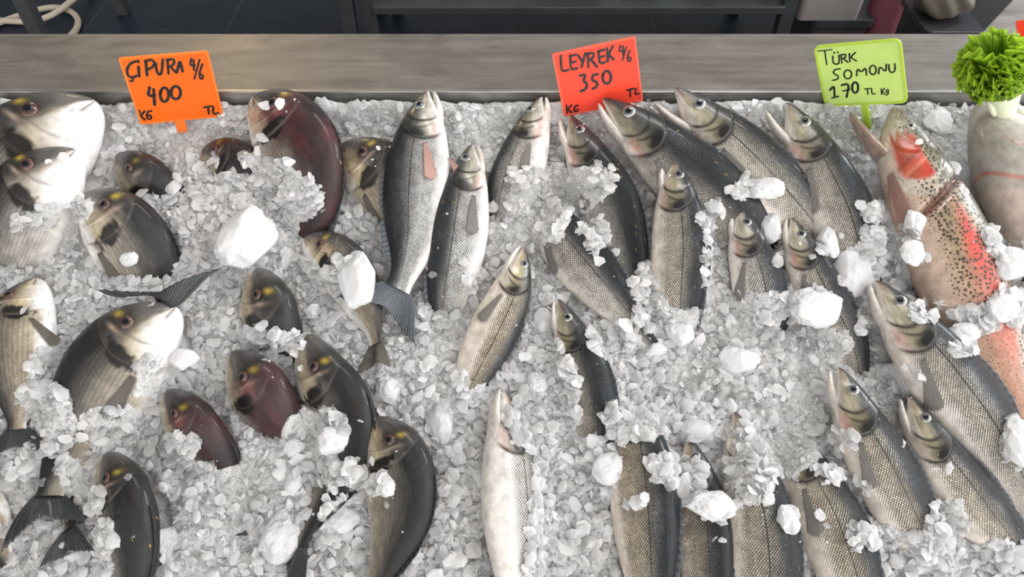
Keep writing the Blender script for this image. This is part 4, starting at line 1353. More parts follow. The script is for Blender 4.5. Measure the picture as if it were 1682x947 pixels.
# ---------------------------------------------------------------- counter
def metal_mat(name, col, rough, streak=(1.5, 60, 60), warm=0.0, metal=.55):
    m, nt, out = new_mat(name)
    g = NT(nt)
    tc = g.n('ShaderNodeTexCoord').outputs['Object']
    mp = g.n('ShaderNodeMapping', ins={'Vector': tc, 'Scale': streak}).outputs[0]
    n1 = g.noise(mp, 1.2, 5, .65, .4)
    mp2 = g.n('ShaderNodeMapping', ins={'Vector': tc, 'Scale': (4, 9, 9)}).outputs[0]
    n2 = g.noise(mp2, 1.3, 4, .6, 1.2)
    mp3 = g.n('ShaderNodeMapping', ins={'Vector': tc, 'Scale': (9, 70, 70), 'Rotation': (0, 0, .12)}).outputs[0]
    n3 = g.noise(mp3, 1.0, 3, .7, .6)
    f = g.math('MULTIPLY_ADD', n2, .6, g.math('MULTIPLY', n1, .4))
    c = g.ramp(f, [(.30, tuple(x * .52 for x in col)), (.5, col), (.70, tuple(min(1, x * 1.5) for x in col))])
    c = g.mix(g.n('ShaderNodeMapRange', ins={0: n3, 1: .58, 2: .72, 3: 0.0, 4: .5}).outputs[0], c, (*[x * .45 for x in col], 1))
    p = g.n('ShaderNodeBsdfPrincipled', ins={'Base Color': c, 'Metallic': metal, 'Roughness': g.math('MULTIPLY_ADD', n1, .2, rough - .1), 'Normal': g.bump(n1, .08, .002)})
    nt.links.new(p.outputs[0], out.inputs[0])
    return m


M_LEDGE = metal_mat('worn_ledge', (.145, .128, .110), .46, (2.2, 40, 40), metal=.15)
M_STEEL = metal_mat('brushed_steel', (.33, .32, .30), .40, (1.0, 150, 150), metal=.8)
M_STEELD = simple_mat('dull_steel_frame', (.075, .078, .08), .45, .5, .2, 6)
FLOOR_Z = -.92
cr = on_z(1611, 55, 0)
c2 = on_z(1672, -10, 0)
dr = (c2 - cr)[:2]
far = cr[:2] + dr * 7
yb = cr[1]
ledge = [(-1.75, .0), (1.9, .0), (1.9, float(far[1])), (float(far[0]), float(far[1])), (float(cr[0]), yb), (-1.75, yb)]
ctr = empty('display_counter', Matrix.Translation((0, 0.12, FLOOR_Z)))
tag(ctr, 'long grey fish display counter with a flat back ledge around the sloping ice tray', 'counter')
T0 = Matrix.Translation((0, -.12, -FLOOR_Z))
b = bevel(MB().prism(ledge, -.035, 0).build('back_ledge', M_LEDGE, ctr, False, T0), .002)
lip = MB().box(-1.75, 1.9, -.004, .004, -.16, .0015)
b = bevel(lip.build('inner_lip', M_STEEL, ctr, False, T0), .0012)
# sloping tray: bottom, front lip, ends
tr = MB()
def bq(a, b, h):
    return from_bed(np.array([a, b, h]))
def bbox(mb, a0, a1, b0, b1, h0, h1):
    v = [bq(a, b, h) for h in (h0, h1) for b in (b0, b1) for a in (a0, a1)]
    mb.add(v, [(0, 2, 3, 1), (4, 5, 7, 6), (0, 1, 5, 4), (2, 6, 7, 3), (0, 4, 6, 2), (1, 3, 7, 5)])
    return mb
bbox(tr, -1.02, 1.02, -.84, -.005, -.22, -.20)
tr.build('tray_bottom', M_STEEL, ctr, False, T0)
bbox(MB(), -1.02, 1.02, -.84, -.815, -.22, .03).build('front_lip', M_STEEL, ctr, False, T0)
bbox(MB(), -1.02, -.99, -.84, -.005, -.22, .02).build('end_panel', M_STEEL, ctr, False, T0)
bbox(MB(), .99, 1.02, -.84, -.005, -.22, .02).build('end_panel', M_STEEL, ctr, False, T0)
MB().box(-1.7, 1.6, .02, yb - .02, FLOOR_Z, -.036).build('counter_body', M_STEEL, ctr, False, T0)
MB().box(-1.0, 1.0, -.62, -.3, FLOOR_Z, -.48).build('counter_base', M_STEEL, ctr, False, T0)

# ---------------------------------------------------------------- price cards
def fit_card(quad, foot, lean=-4):
    """the rectangle in space whose corners show at the four pixels and whose plane holds the foot of the stake"""
    quad = np.array(quad, float)
    ft = np.asarray(foot)
    w0 = .12
    c0 = CAM + ray(*quad.mean(0)) * np.linalg.norm(ft - CAM)
    x = np.r_[math.radians(90 + lean), 0.0, 0.0, c0, w0, w0 * .75]

    def corners(x):
        R = np.array((Matrix.Rotation(x[2], 3, 'Y') @ Matrix.Rotation(x[1], 3, 'Z') @ Matrix.Rotation(x[0], 3, 'X')))
        X, Y, Zn = R[:, 0], R[:, 1], R[:, 2]
        c = x[3:6]
        return np.array([c - X * x[6] / 2 + Y * x[7] / 2, c + X * x[6] / 2 + Y * x[7] / 2, c + X * x[6] / 2 - Y * x[7] / 2, c - X * x[6] / 2 - Y * x[7] / 2]), Zn

    def res(x):
        q, n = corners(x)
        return np.r_[(project(q) - quad).ravel(), (n @ (ft - x[3:6])) * 3000, (x[0] - math.radians(90 + lean)) * 14]
    lam = 1e-2
    r = res(x)
    for _ in range(200):
        J = np.stack([(res(x + d) - r) / 1e-6 for d in np.eye(8) * 1e-6], -1)
        A = J.T @ J
        dx = np.linalg.solve(A + lam * np.diag(np.diag(A) + 1e-9), -J.T @ r)
        r2 = res(x + dx)
        if r2 @ r2 < r @ r:
            x, r, lam = x + dx, r2, lam * .4
        else:
            lam *= 4
        if lam > 1e12:
            break
    q, n = corners(x)
    if n @ (CAM - x[3:6]) < 0:
        n = -n
    return q, n, x


def card_mat(name, col, rough=.4):
    m, nt, out = new_mat(name)
    g = NT(nt)
    tc = g.n('ShaderNodeTexCoord').outputs['Object']
    nz = g.noise(tc, 25, 3, .5)
    c = g.ramp(nz, [(.3, tuple(x * .95 for x in col)), (.7, tuple(min(1, x * 1.03) for x in col))])
    p = g.n('ShaderNodeBsdfPrincipled', ins={'Base Color': c, 'Roughness': rough})
    t = g.n('ShaderNodeBsdfTranslucent', ins={'Color': c})
    x = g.n('ShaderNodeMixShader', ins={0: .3, 1: p.outputs[0], 2: t.outputs[0]})
    nt.links.new(x.outputs[0], out.inputs[0])
    return m


M_INK = simple_mat('marker_ink', (.012, .012, .014), .35, 0, .2, 60)


def E(cx, cy, rx, ry, a0=-70, a1=290, n=16):
    return [(cx + rx * math.sin(math.radians(a0 + (a1 - a0) * k / n)), cy - ry * math.cos(math.radians(a0 + (a1 - a0) * k / n))) for k in range(n + 1)]


def card(label, quad, foot_px, strokes, ox, oy, sc, mat, rim, stake, radius=.004, rimw=.0035, foot_h=.0, split=None):
    foot = from_bed(px_bed(*foot_px, foot_h))
    q, n, x = fit_card(quad, foot)
    c = q.mean(0)
    X = (q[1] - q[0])
    w = np.linalg.norm(X)
    X /= w
    Y = np.cross(n, X)
    h = np.linalg.norm(q[3] - q[0])
    M = Matrix(((X[0], Y[0], n[0], c[0]), (X[1], Y[1], n[1], c[1]), (X[2], Y[2], n[2], c[2]), (0, 0, 0, 1)))
    root = empty('price_card', M)
    tag(root, label, 'price sign', 'hand-written price cards')
    inv = np.stack([X, Y, n])

    def rr(w, h, r, k=6):
        p = []
        for sx, sy, a0 in ((1, 1, 0), (-1, 1, 90), (-1, -1, 180), (1, -1, 270)):
            for i in range(k + 1):
                a = math.radians(a0 + 90 * i / k)
                p.append((sx * (w / 2 - r) + r * math.cos(a), sy * (h / 2 - r) + r * math.sin(a)))
        return p
    MB().prism(rr(w - rimw * .6, h - rimw * .6, radius), -.0012, .0).build('card', mat, root)
    # raised rim
    o, i = rr(w, h, radius), rr(w - 2 * rimw, h - 2 * rimw, max(radius - rimw, .0008))
    m = len(o)
    v = [(a, b_, .0009) for a, b_ in o] + [(a, b_, .0009) for a, b_ in i] + [(a, b_, -.0016) for a, b_ in o] + [(a, b_, -.0016) for a, b_ in i]
    f = []
    for k in range(m):
        l = (k + 1) % m
        f += [(k, l, m + l, m + k), (2 * m + l, 2 * m + k, 3 * m + k, 3 * m + l), (l, k, 2 * m + k, 2 * m + l), (m + k, m + l, 3 * m + l, 3 * m + k)]
    MB().add(v, f).build('rim', rim, root)
    fl = inv @ (foot - c)
    # stake: tapered blade from the lower edge into the ice
    sx = float(fl[0])
    y1, y0 = -h / 2 + .002, float(fl[1]) - .03
    bw = stake
    pts = [(sx - bw, y1), (sx - bw, y0 + .03), (sx - bw * .1, y0), (sx + bw * .1, y0), (sx + bw, y0 + .03), (sx + bw, y1)]
    bevel(MB().prism(pts, -.0018, .0006).build('stake', rim, root), .0005, 1)
    MB().box(sx - bw * .3, sx + bw * .3, y0 + .02, y1, .0006, .0014).build('stake_rib', rim, bpy.data.objects[root.children[-1].name])
    inks = {}
    for wd, line in strokes:
        mx, my = np.mean([q_[0] for q_ in line]), np.mean([q_[1] for q_ in line])
        ink = inks.setdefault(split(mx, my), MB())
        p = np.array([(ox + a / sc, oy + b_ / sc) for a, b_ in line])
        if len(p) > 2:
            for _ in range(2):
                a, b_ = p[:-1] * .75 + p[1:] * .25, p[:-1] * .25 + p[1:] * .75
                p = np.concatenate([p[:1], np.stack([a, b_], 1).reshape(-1, 2), p[-1:]])
        g = np.array([inv @ (on_plane(a, b_, c, n) - c) for a, b_ in p])[:, :2]
        keep = np.r_[True, np.linalg.norm(np.diff(g, axis=0), axis=1) > 1e-5]
        g = g[keep]
        pm = np.linalg.norm(project(c + X * .01) - project(c)) / .01
        hw = wd / sc / pm / 2
        t = np.gradient(g, axis=0)
        t /= np.linalg.norm(t, axis=1)[:, None] + 1e-9
        nn = np.stack([-t[:, 1], t[:, 0]], -1)
        wob = hw * (1 + .13 * np.sin(np.arange(len(g)) * 1.7 + g[0, 0] * 900))[:, None]
        L, R = g + nn * wob, g - nn * wob
        z0, z1 = .0001, .0005
        k = len(g)
        v = [(*a, z1) for a in L] + [(*a, z1) for a in R] + [(*a, z0) for a in L] + [(*a, z0) for a in R]
        f = []
        for j in range(k - 1):
            f += [(j, k + j, k + j + 1, j + 1), (2 * k + j, j, j + 1, 2 * k + j + 1), (k + j, 3 * k + j, 3 * k + j + 1, k + j + 1)]
        ink.add(v, f)
        for e in (g[0], g[-1]):
            m = 12
            ring = [(e[0] + hw * math.cos(2 * math.pi * j / m), e[1] + hw * math.sin(2 * math.pi * j / m)) for j in range(m)]
            ink.prism(ring, z0, z1 + .00005)
    for k_ in sorted(inks):
        inks[k_].build(k_, M_INK, root)
    return root


OR = card_mat('orange_card', (.95, .17, .008))
RD = card_mat('red_card', (.95, .085, .04))
GR = card_mat('green_card', (.66, .82, .27))
GRR = card_mat('green_rim', (.60, .80, .10))
ORR = card_mat('orange_rim', (.98, .24, .03))
RDR = card_mat('red_rim', (.95, .16, .09))
a, bz, sm = 14, 16, 11.5
card('orange price card reading CIPURA 400, standing at the left of the ice', [(193, 95), (342, 83), (367, 191), (232, 204)], (300, 216), [
    (a, [(703, 318), (675, 328), (656, 362), (664, 395), (690, 402), (708, 392)]), (a * .8, [(688, 402), (690, 420), (676, 420)]),
    (a, [(718, 345), (722, 396)]), (a, [(716, 315), (717, 321)]),
    (a, [(756, 314), (763, 390)]), (a, [(752, 318), (785, 306), (804, 325), (790, 350), (764, 360)]),
    (a, [(808, 328), (812, 370), (826, 390), (840, 375), (844, 308)]),
    (a, [(868, 308), (874, 380)]), (a, [(866, 312), (896, 303), (906, 322), (892, 342), (872, 347)]), (a, [(884, 345), (912, 375)]),
    (a, [(918, 374), (932, 303), (947, 370)]), (a * .8, [(924, 346), (944, 342)]),
    (sm, [(992, 303), (985, 340), (1010, 337)]), (sm, [(1004, 310), (1006, 362)]), (sm * .8, [(1035, 308), (1008, 408)]), (sm, [(1050, 332), (1036, 368), (1034, 402), (1048, 412), (1056, 390), (1036, 385)]),
    (bz, [(776, 453), (766, 500), (802, 492)]), (bz, [(797, 463), (802, 542)]), (bz, E(853, 490, 22, 37)), (bz, E(912, 480, 25, 34)),
    (sm, [(722, 573), (726, 622)]), (sm, [(750, 576), (728, 600), (752, 620)]), (sm, [(785, 574), (765, 578), (760, 605), (772, 619), (785, 612), (783, 597), (770, 598)]),
    (sm, [(1058, 556), (1097, 549)]), (sm, [(1078, 553), (1083, 588)]), (sm, [(1106, 554), (1104, 592), (1132, 585)])], 0, 0, 3.157, OR, ORR, .008, split=lambda x, y: ('size_note' if x > 970 else 'product_name') if y < 430 else 'price' if y < 545 else ('weight_unit' if x < 900 else 'currency_note'))
a, bz, sm = 13, 14.5, 10
card('red price card reading LEVREK 350, behind the bass at the centre back', [(906.7, 88), (1043, 59.5), (1057, 164.7), (926, 191.6)], (1000, 205), [
    (a, [(382, 290), (385, 372), (422, 362)]),
    (a, [(432, 288), (434, 363), (468, 354)]), (a, [(430, 290), (462, 283)]), (a, [(434, 326), (460, 319)]),
    (a, [(474, 288), (492, 318)]), (a, [(510, 275), (490, 346)]),
    (a, [(522, 278), (526, 347)]), (a, [(520, 281), (550, 270), (556, 293), (528, 312)]), (a, [(540, 310), (570, 345)]),
    (a, [(578, 265), (583, 332), (612, 322)]), (a, [(576, 266), (608, 257)]), (a, [(580, 298), (606, 290)]),
    (a, [(622, 250), (626, 317)]), (a, [(652, 240), (628, 284), (657, 308)]),
    (sm, [(690, 238), (684, 268), (708, 261)]), (sm, [(704, 238), (706, 287)]), (sm * .8, [(722, 243), (702, 312)]), (sm, [(740, 262), (728, 290), (730, 316), (744, 318), (746, 298), (730, 298)]),
    (bz, [(482, 392), (512, 384), (498, 420), (520, 432), (514, 462), (486, 472)]), (bz, [(574, 384), (545, 390), (546, 420), (570, 422), (573, 447), (548, 459)]), (bz, E(621, 400, 22, 33)),
    (sm, [(725, 468), (762, 458)]), (sm, [(742, 463), (743, 499)]), (sm, [(773, 459), (765, 491), (789, 484)]),
    (sm, [(412, 545), (416, 584)]), (sm, [(438, 544), (417, 565), (440, 582)]), (sm, [(472, 545), (455, 549), (450, 570), (464, 582), (470, 566)])], 800, 0, 3.157, RD, RDR, .007, foot_h=.0, split=lambda x, y: 'weight_unit' if y > 520 else 'currency_note' if x > 715 and y > 440 else 'price' if y > 370 else 'size_note' if x > 675 else 'product_name')
t8 = 8.5
card('pale green price card reading TURK SOMONU 170, behind the trout', [(1337.6, 72), (1478, 65.6), (1494, 166), (1353, 177.5)], (1426, 212), [
    (t8 * .8, [(328, 264), (400, 257)]), (t8 * .8, [(362, 262), (373, 334)]),
    (t8, [(404, 290), (405, 325), (420, 334), (438, 328), (436, 285)]), (t8, [(411, 272), (413, 275)]), (t8, [(429, 269), (431, 272)]),
    (t8, [(447, 283), (451, 326)]), (t8, [(446, 285), (470, 278), (472, 297), (451, 304)]), (t8, [(458, 302), (482, 322)]),
    (t8, [(490, 277), (493, 319)]), (t8, [(521, 272), (494, 296), (526, 315)]),
    (t8, [(442, 356), (412, 360), (405, 380), (434, 392), (430, 410), (403, 416)]), (t8, E(482, 385, 20, 23)),
    (t8, [(528, 391), (531, 352), (552, 376), (575, 346), (579, 388)]), (t8, E(612, 362, 17, 24)), (t8, [(642, 381), (646, 340), (680, 376), (682, 332)]), (t8, [(695, 335), (697, 375), (728, 372), (726, 330)]),
    (12, [(390, 466), (411, 440), (414, 503)]), (10, [(400, 507), (433, 499)]), (12, [(450, 441), (490, 430), (476, 502)]), (9, [(457, 471), (492, 462)]), (12, E(520, 453, 16, 28)),
    (7, [(569, 461), (598, 457)]), (7, [(583, 460), (586, 488)]), (7, [(605, 458), (606, 488), (624, 485)]),
    (7, [(655, 460), (658, 488)]), (7, [(673, 457), (658, 474), (674, 487)]), (7, [(692, 464), (681, 465), (680, 480), (692, 478), (693, 464), (691, 490), (679, 491)])], 1240, 0, 3.156, GR, GRR, .0055, .011, .004, split=lambda x, y: ('product_name' if y < 340 else 'product_kind') if y < 425 else 'price' if x < 560 else 'currency_note' if x < 640 else 'weight_unit')
card('orange-red card on the side arm of the counter, behind the lettuce', [(1674, 40), (1790, 12), (1806, 66), (1668, 70)], (1730, 92), [], 0, 0, 1, RD, RDR, .007, split=lambda x, y: 'price')

# ---------------------------------------------------------------- lettuce
def leaf_mat():
    m, nt, out = new_mat('lettuce_leaf')
    g = NT(nt)
    c = g.attr('albedo', 'Color')
    uv = g.n('ShaderNodeUVMap', uv_map='UVMap').outputs[0]
    nz = g.noise(uv, 14, 5, .65)
    c = g.mix(1.0, c, g.ramp(nz, [(.3, (.75, .8, .6)), (.7, (1.15, 1.12, 1.2))]), 'MULTIPLY')
    p = g.n('ShaderNodeBsdfPrincipled', ins={'Base Color': c, 'Roughness': .35, 'Normal': g.bump(nz, .5, .004)})
    t = g.n('ShaderNodeBsdfTranslucent', ins={'Color': c})
    x = g.n('ShaderNodeMixShader', ins={0: .4, 1: p.outputs[0], 2: t.outputs[0]})
    nt.links.new(x.outputs[0], out.inputs[0])
    return m


M_LEAF = leaf_mat()
lb = from_bed(px_bed(1650, 180, .085))          # where the stem goes into the mouth
lt = on_plane(1642, 120, lb, np.array([0, 1.0, 0.05]))
ax = lt - lb
LH = np.linalg.norm(ax)
ax /= LH
let = empty('lettuce', Matrix.Translation(Vector(lb)))
tag(let, 'frilly green lettuce head with a white stem in the mouth of the pale fish', 'lettuce')
e1 = np.cross(ax, [0, 1, 0])
e1 /= np.linalg.norm(e1)
e2 = np.cross(e1, ax)
LC = on_plane(1634, 108, lb, np.array([0, 1.0, 0.05]))
LR = np.linalg.norm(on_plane(1634 + 62, 108, lb, np.array([0, 1.0, 0.05])) - LC)
dirs_ = []
for k in range(120):                             # evenly turned-out leaves, none towards the stem
    zf = 1 - 2 * (k + .5) / 120
    rf = math.sqrt(1 - zf * zf)
    d_ = rf * math.cos(k * 2.39996) * e1 + rf * math.sin(k * 2.39996) * e2 + zf * ax
    if zf > -.42:
        dirs_.append(d_)
for k, d_ in enumerate(dirs_):
    t1 = np.cross(d_, ax + .3 * e1)
    t1 /= np.linalg.norm(t1)
    t2 = np.cross(d_, t1)
    tw = rng.uniform(-.6, .6)
    t1, t2 = math.cos(tw) * t1 + math.sin(tw) * t2, math.cos(tw) * t2 - math.sin(tw) * t1
    if t2 @ ax > 0:
        t2 = -t2
    nu, nw = 26, 131
    u, w = np.meshgrid(np.linspace(0, 1, nu), np.linspace(-1, 1, nw), indexing='ij')
    ph = rng.uniform(0, 6)
    sp_ = rng.uniform(.48, .66)
    R_ = LR * rng.uniform(.84, 1.04) * (1 - .12 * w ** 4)
    fz2 = np.stack([u * 3 + k * 3.1, w * 5, 0 * u], -1)
    fr_, fs_ = fbm(fz2, 3), fbm(fz2 * 2 + 31, 3)
    edge_p = LC + R_[..., None] * (d_ * np.cos(sp_ * w)[..., None] + t1 * np.sin(sp_ * w)[..., None])
    base_p = lb + ax * LR * .35 + d_ * LR * .12
    P = base_p + (edge_p - base_p) * u[..., None]
    fold = u ** 2 * (.13 * np.sin(w * 7 + ph + .8 * fr_) + .05 * fr_) + u ** 4 * (.085 * np.sin(w * 17 + ph * 2 + fs_)) + u ** 7 * .05 * np.sin(w * 39 + ph * 3 + fs_)
    P = P + t2 * (LR * (fold + .34 * u ** 3))[..., None] - d_ * (LR * (.16 * u ** 5 + .05 * u ** 4 * np.cos(w * 17 + ph * 2 + fs_)))[..., None]
    gq = smooth(.35, .68, u + .05 * fr_)
    base_c = np.array([.66, .74, .44]) * np.ones((nu, nw, 1))
    green = np.array([.15, .33, .012]) * (1 + .25 * rng.uniform(-1, 1)) * np.ones((nu, nw, 1))
    lite = np.array([.44, .64, .05]) * np.ones((nu, nw, 1))
    mixf = np.clip(.25 + .3 * fs_ + .65 * smooth(.72, 1, u), 0, 1)[..., None]
    colr = base_c * (1 - gq[..., None]) + (green * (1 - mixf) + lite * mixf) * gq[..., None]
    uvq = np.stack([u, w], -1)
    link('leaf', mesh('leaf', P.reshape(-1, 3) - lb, grid_faces(nu, nw), M_LEAF, True, uv=uvq.reshape(-1, 2), col=np.clip(colr.reshape(-1, 3), .003, .95)), let)
M_STEM = simple_mat('lettuce_stem', (.72, .76, .56), .3, 0, .12, 30, .2)
tt = np.linspace(-.35, .62, 14)
MB().tube(ax * (tt * LH)[:, None], LH * (.14 + .24 * (tt + .35)), 20).build('stem', M_STEM, let, True)
for sx_, bend_ in ((.9, .5), (-.6, .35), (.25, .6)):
    q_ = np.linspace(0, 1, 12)
    pth = ax[None] * ((.75 - .70 * q_) * LH)[:, None] + e1[None] * (sx_ * (.30 + .1 * np.sin(q_ * 3)) * LH * .75)[:, None] - np.array([0, 1, 0])[None] * (.16 * LH * np.sin(q_ * 2.5))[:, None]
    MB().tube(pth, LH * (.09 - .045 * q_), 12).build('leaf_rib', M_STEM, let, True)

# ---------------------------------------------------------------- behind the counter
def tile_mat():
    m, nt, out = new_mat('slate_tiles')
    g = NT(nt)
    geo = g.n('ShaderNodeNewGeometry').outputs['Position']
    br = g.n('ShaderNodeTexBrick', offset=0.0, ins={'Vector': geo, 'Color1': (.010, .019, .031, 1), 'Color2': (.013, .024, .038, 1), 'Mortar': (.05, .065, .08, 1)})
    br.inputs['Scale'].default_value = 1.0
    br.inputs['Mortar Size'].default_value = .0025
    br.inputs['Brick Width'].default_value = .60
    br.inputs['Row Height'].default_value = .60
    mp = g.n('ShaderNodeMapping', ins={'Vector': geo, 'Scale': (2.0, 7, 1), 'Rotation': (0, 0, .5)}).outputs[0]
    nz = g.noise(mp, 2.0, 6, .7, 1.5)
    v = g.n('ShaderNodeMapRange', ins={0: nz, 1: .56, 2: .8, 3: 0.0, 4: .55}).outputs[0]
    c = g.mix(v, br.outputs['Color'], (.07, .09, .11, 1))
    n2 = g.noise(geo, 3.0, 4, .6)
    c = g.mix(1.0, c, g.ramp(n2, [(.3, (.7, .7, .7)), (.7, (1.3, 1.3, 1.3))]), 'MULTIPLY')
    p = g.n('ShaderNodeBsdfPrincipled', ins={'Base Color': c, 'Roughness': g.math('MULTIPLY_ADD', nz, .3, .35), 'Specular IOR Level': .25, 'Normal': g.bump(nz, .15, .004)})
    nt.links.new(p.outputs[0], out.inputs[0])
    return m


fl = MB().box(-4, 4.5, -3, 5.5, FLOOR_Z - .05, FLOOR_Z).build('floor', tile_mat())
fl['kind'] = 'structure'
M_WALL = simple_mat('shop_wall', (.30, .31, .32), .7, 0, .08, 3)
wb = MB().box(-4, 4.5, 5.3, 5.5, FLOOR_Z, 2.0).build('wall_back', M_WALL)
wb['kind'] = 'structure'

TY = 1.42


def at_y(px, py, y):
    return on_y(px, py, y)


def work_table(name, label, xl, xr, shelf, lean=0.0):
    t = empty(name, Matrix.Translation((float((xl + xr) / 2), TY, FLOOR_Z)))
    tag(t, label, 'table')
    hw = (xr - xl) / 2
    for sx in (-1, 1):
        for y in (0, .62):
            o = MB().box(sx * (hw - .024) - .024, sx * (hw - .024) + .024, y - .024, y + .024, 0.0, .84).build('leg', M_STEELD, t)
            bevel(o, .003)
    bevel(MB().box(-hw - .02, hw + .02, -.05, .67, .84, .88).build('table_top', M_STEEL, t), .003)
    if shelf:
        bevel(MB().box(-hw + .04, hw - .04, -.03, .65, shelf - .028, shelf).build('lower_shelf', M_STEELD, t), .003)
    return t


zs = at_y(900, 12, TY - .03)[2] - FLOOR_Z
zb = at_y(900, 29, TY - .03)[2] - FLOOR_Z
xl, xr = at_y(597, 30, TY)[0], at_y(1300, 30, TY)[0]
wt = work_table('work_table', 'steel work table with a low shelf behind the middle of the counter', xl, xr, zs)
xl2, xr2 = at_y(38, 25, TY)[0], at_y(583, 25, TY)[0]
work_table('prep_table', 'steel table on dark legs behind the left part of the counter', xl2, xr2, 0)
SZ = FLOOR_Z + zs
M_FOAM = simple_mat('white_foam', (.33, .29, .28), .6, 0, .06, 40)
M_PLAS = simple_mat('clear_bag', (.62, .70, .68), .25, 0, .12, 30)
M_PINK = simple_mat('pink_plastic', (.34, .105, .15), .4, 0, .08, 8)
M_GREY = simple_mat('grey_plastic', (.20, .21, .215), .45, 0, .08, 8)
M_DARKP = simple_mat('dark_plastic', (.045, .045, .05), .45, 0, .15, 8)
M_TAN = simple_mat('tan_sack', (.20, .175, .14), .5, 0, .25, 14)
M_HOSE = simple_mat('cream_hose', (.55, .48, .38), .45, 0, .12, 20)
M_GREEN = simple_mat('green_print', (.06, .34, .22), .4, 0, .1, 20)


def tub(name, label, cat, x0, x1, py_base, y, z, h, mat, rim=True, taper=.9, dep=None):
    """tapered tub whose front shows between two pixel columns"""
    a_, b_ = at_y(x0, py_base, y)[0], at_y(x1, py_base, y)[0]
    w = b_ - a_
    d = dep or w * .75
    t = empty(name, Matrix.Translation((float((a_ + b_) / 2), float(y + d / 2), float(z))))
    tag(t, label, cat)
    MB().frustum(0, 0, 0, h, w * taper, d * taper, w, d, min(.03, w * .12)).build('tub_body' if rim else 'sides', mat, t)
    if rim:
        bevel(MB().frustum(0, 0, h - .02, h + .004, w + .02, d + .02, w + .024, d + .024, min(.03, w * .12)).build('rim', mat, t), .003)
    return t


# plastic bag with a green print, white box and pinkish box on the shelf
p0 = at_y(1062, 6, TY + .06)
bag = empty('plastic_bag', Matrix.Translation((float(p0[0]), TY + .10, SZ)))
tag(bag, 'white plastic bag with green print drooping on the low shelf', 'bag')
u, w = np.meshgrid(np.linspace(0, math.pi, 24), np.linspace(0, 2 * math.pi, 40, endpoint=False), indexing='ij')
R_ = .09 * np.sin(u) ** .8 * (1 + .12 * np.sin(w * 5 + 2 * u) + .08 * np.sin(w * 9))
P = np.stack([R_ * np.cos(w), .8 * R_ * np.sin(w), .062 - .06 * np.cos(u) + .008 * np.sin(w * 4) * np.sin(u)], -1)
link('bag_body', mesh('bag_body', P.reshape(-1, 3), grid_faces(24, 40, True), M_PLAS, True), bag)
pr = MB()
for k, (x_, z_) in enumerate(((-.03, .075), (.0, .065), (.03, .08))):
    pr.tube([(x_ - .012, -.082, z_), (x_, -.086, z_ - .012), (x_ + .012, -.082, z_)], .004, 6)
pr.build('green_print', M_GREEN, bag)
wb_ = tub('storage_box', 'cream lidded box on the low shelf behind the red card', 'box', 1168, 1268, 9, TY + .02, SZ, .16, simple_mat('cream_plastic', (.30, .27, .23), .5), True, .94, .3)
tub('storage_tray', 'dull mauve tray far in on the low shelf', 'tray', 880, 985, 9, TY + .12, SZ, .09, simple_mat('mauve_plastic', (.15, .09, .10), .5), True, .94, .3)
# crate stand with foam box, pink barrel, grey bin, sack
y2 = TY + .02
zc = at_y(1330, 36, y2)[2]
st = empty('crate', Matrix.Translation((float(at_y(1385, 50, y2)[0]), y2 + .22, FLOOR_Z)))
tag(st, 'dark plum crate standing on the floor under the white foam box', 'crate')
ww = at_y(1432, 40, y2)[0] - at_y(1338, 40, y2)[0]
MB().frustum(0, 0, 0, zc - FLOOR_Z - .012, ww * .9, .34, ww, .4, .02).build('crate_body', simple_mat('plum_plastic', (.105, .075, .08), .5), st)
bevel(MB().frustum(0, 0, zc - FLOOR_Z - .03, zc - FLOOR_Z, ww + .02, .42, ww + .02, .42, .02).build('rim', M_DARKP, st), .002)
a_, b_ = at_y(1308, 34, y2)[0], at_y(1414, 34, y2)[0]
fb = empty('foam_box', Matrix.Translation((float((a_ + b_) / 2), y2 + .2, float(zc))))
tag(fb, 'white foam fish box standing on the dark crate behind the green card', 'box')
MB().frustum(0, 0, 0, .2, (b_ - a_) * .95, .38, b_ - a_, .40, .02).build('box_body', M_FOAM, fb)
bevel(MB().frustum(0, 0, .2, .235, b_ - a_ + .012, .412, b_ - a_ + .012, .412, .02).build('lid', M_FOAM, fb), .004)
# pink barrel
x0, x1 = at_y(1420, 52, TY + .05)[0], at_y(1492, 52, TY + .05)[0]
br_ = empty('pink_barrel', Matrix.Translation((float((x0 + x1) / 2) + .012, TY + .10, FLOOR_Z)))
tag(br_, 'pink plastic barrel between the foam box and the grey bin', 'barrel')
prof = [(.0, .85), (.03, .92), (.2, 1.0), (.4, 1.0), (.55, .96), (.6, .9)]
vv_, ff_ = [], []
rb = (x1 - x0) * .5
for z, r in prof:
    vv_ += [(rb * r * math.cos(2 * math.pi * j / 36), rb * r * math.sin(2 * math.pi * j / 36), z) for j in range(36)]
ff_ = [tuple(q) for q in grid_faces(len(prof), 36, True)] + [tuple(range(35, -1, -1)), tuple(range(36 * 5, 36 * 6))]
MB().add(vv_, ff_).build('barrel_body', M_PINK, br_, True)
MB().tube([(rb * .92 * math.cos(t_), rb * .92 * math.sin(t_), .595) for t_ in np.linspace(0, 2 * math.pi, 40)], .012, 8).build('rim', M_PINK, br_, True)
# grey bin, its front leaning
x0, x1 = at_y(1502, 50, TY + .1)[0], at_y(1566, 50, TY + .1)[0]
bn = empty('waste_bin', Matrix.Translation((float((x0 + x1) / 2), TY + .26, FLOOR_Z)))
tag(bn, 'tall grey plastic bin behind the ledge, between pink barrel and steel cabinet', 'bin')
w_ = x1 - x0
MB().frustum(0, 0, 0, .62, w_ * .9, .22, w_ * 1.0, .26, .03).build('bin_body', M_GREY, bn)
bevel(MB().frustum(0, 0, .60, .635, w_ * 1.04, .28, w_ * 1.04, .28, .03).build('rim', M_GREY, bn), .004)
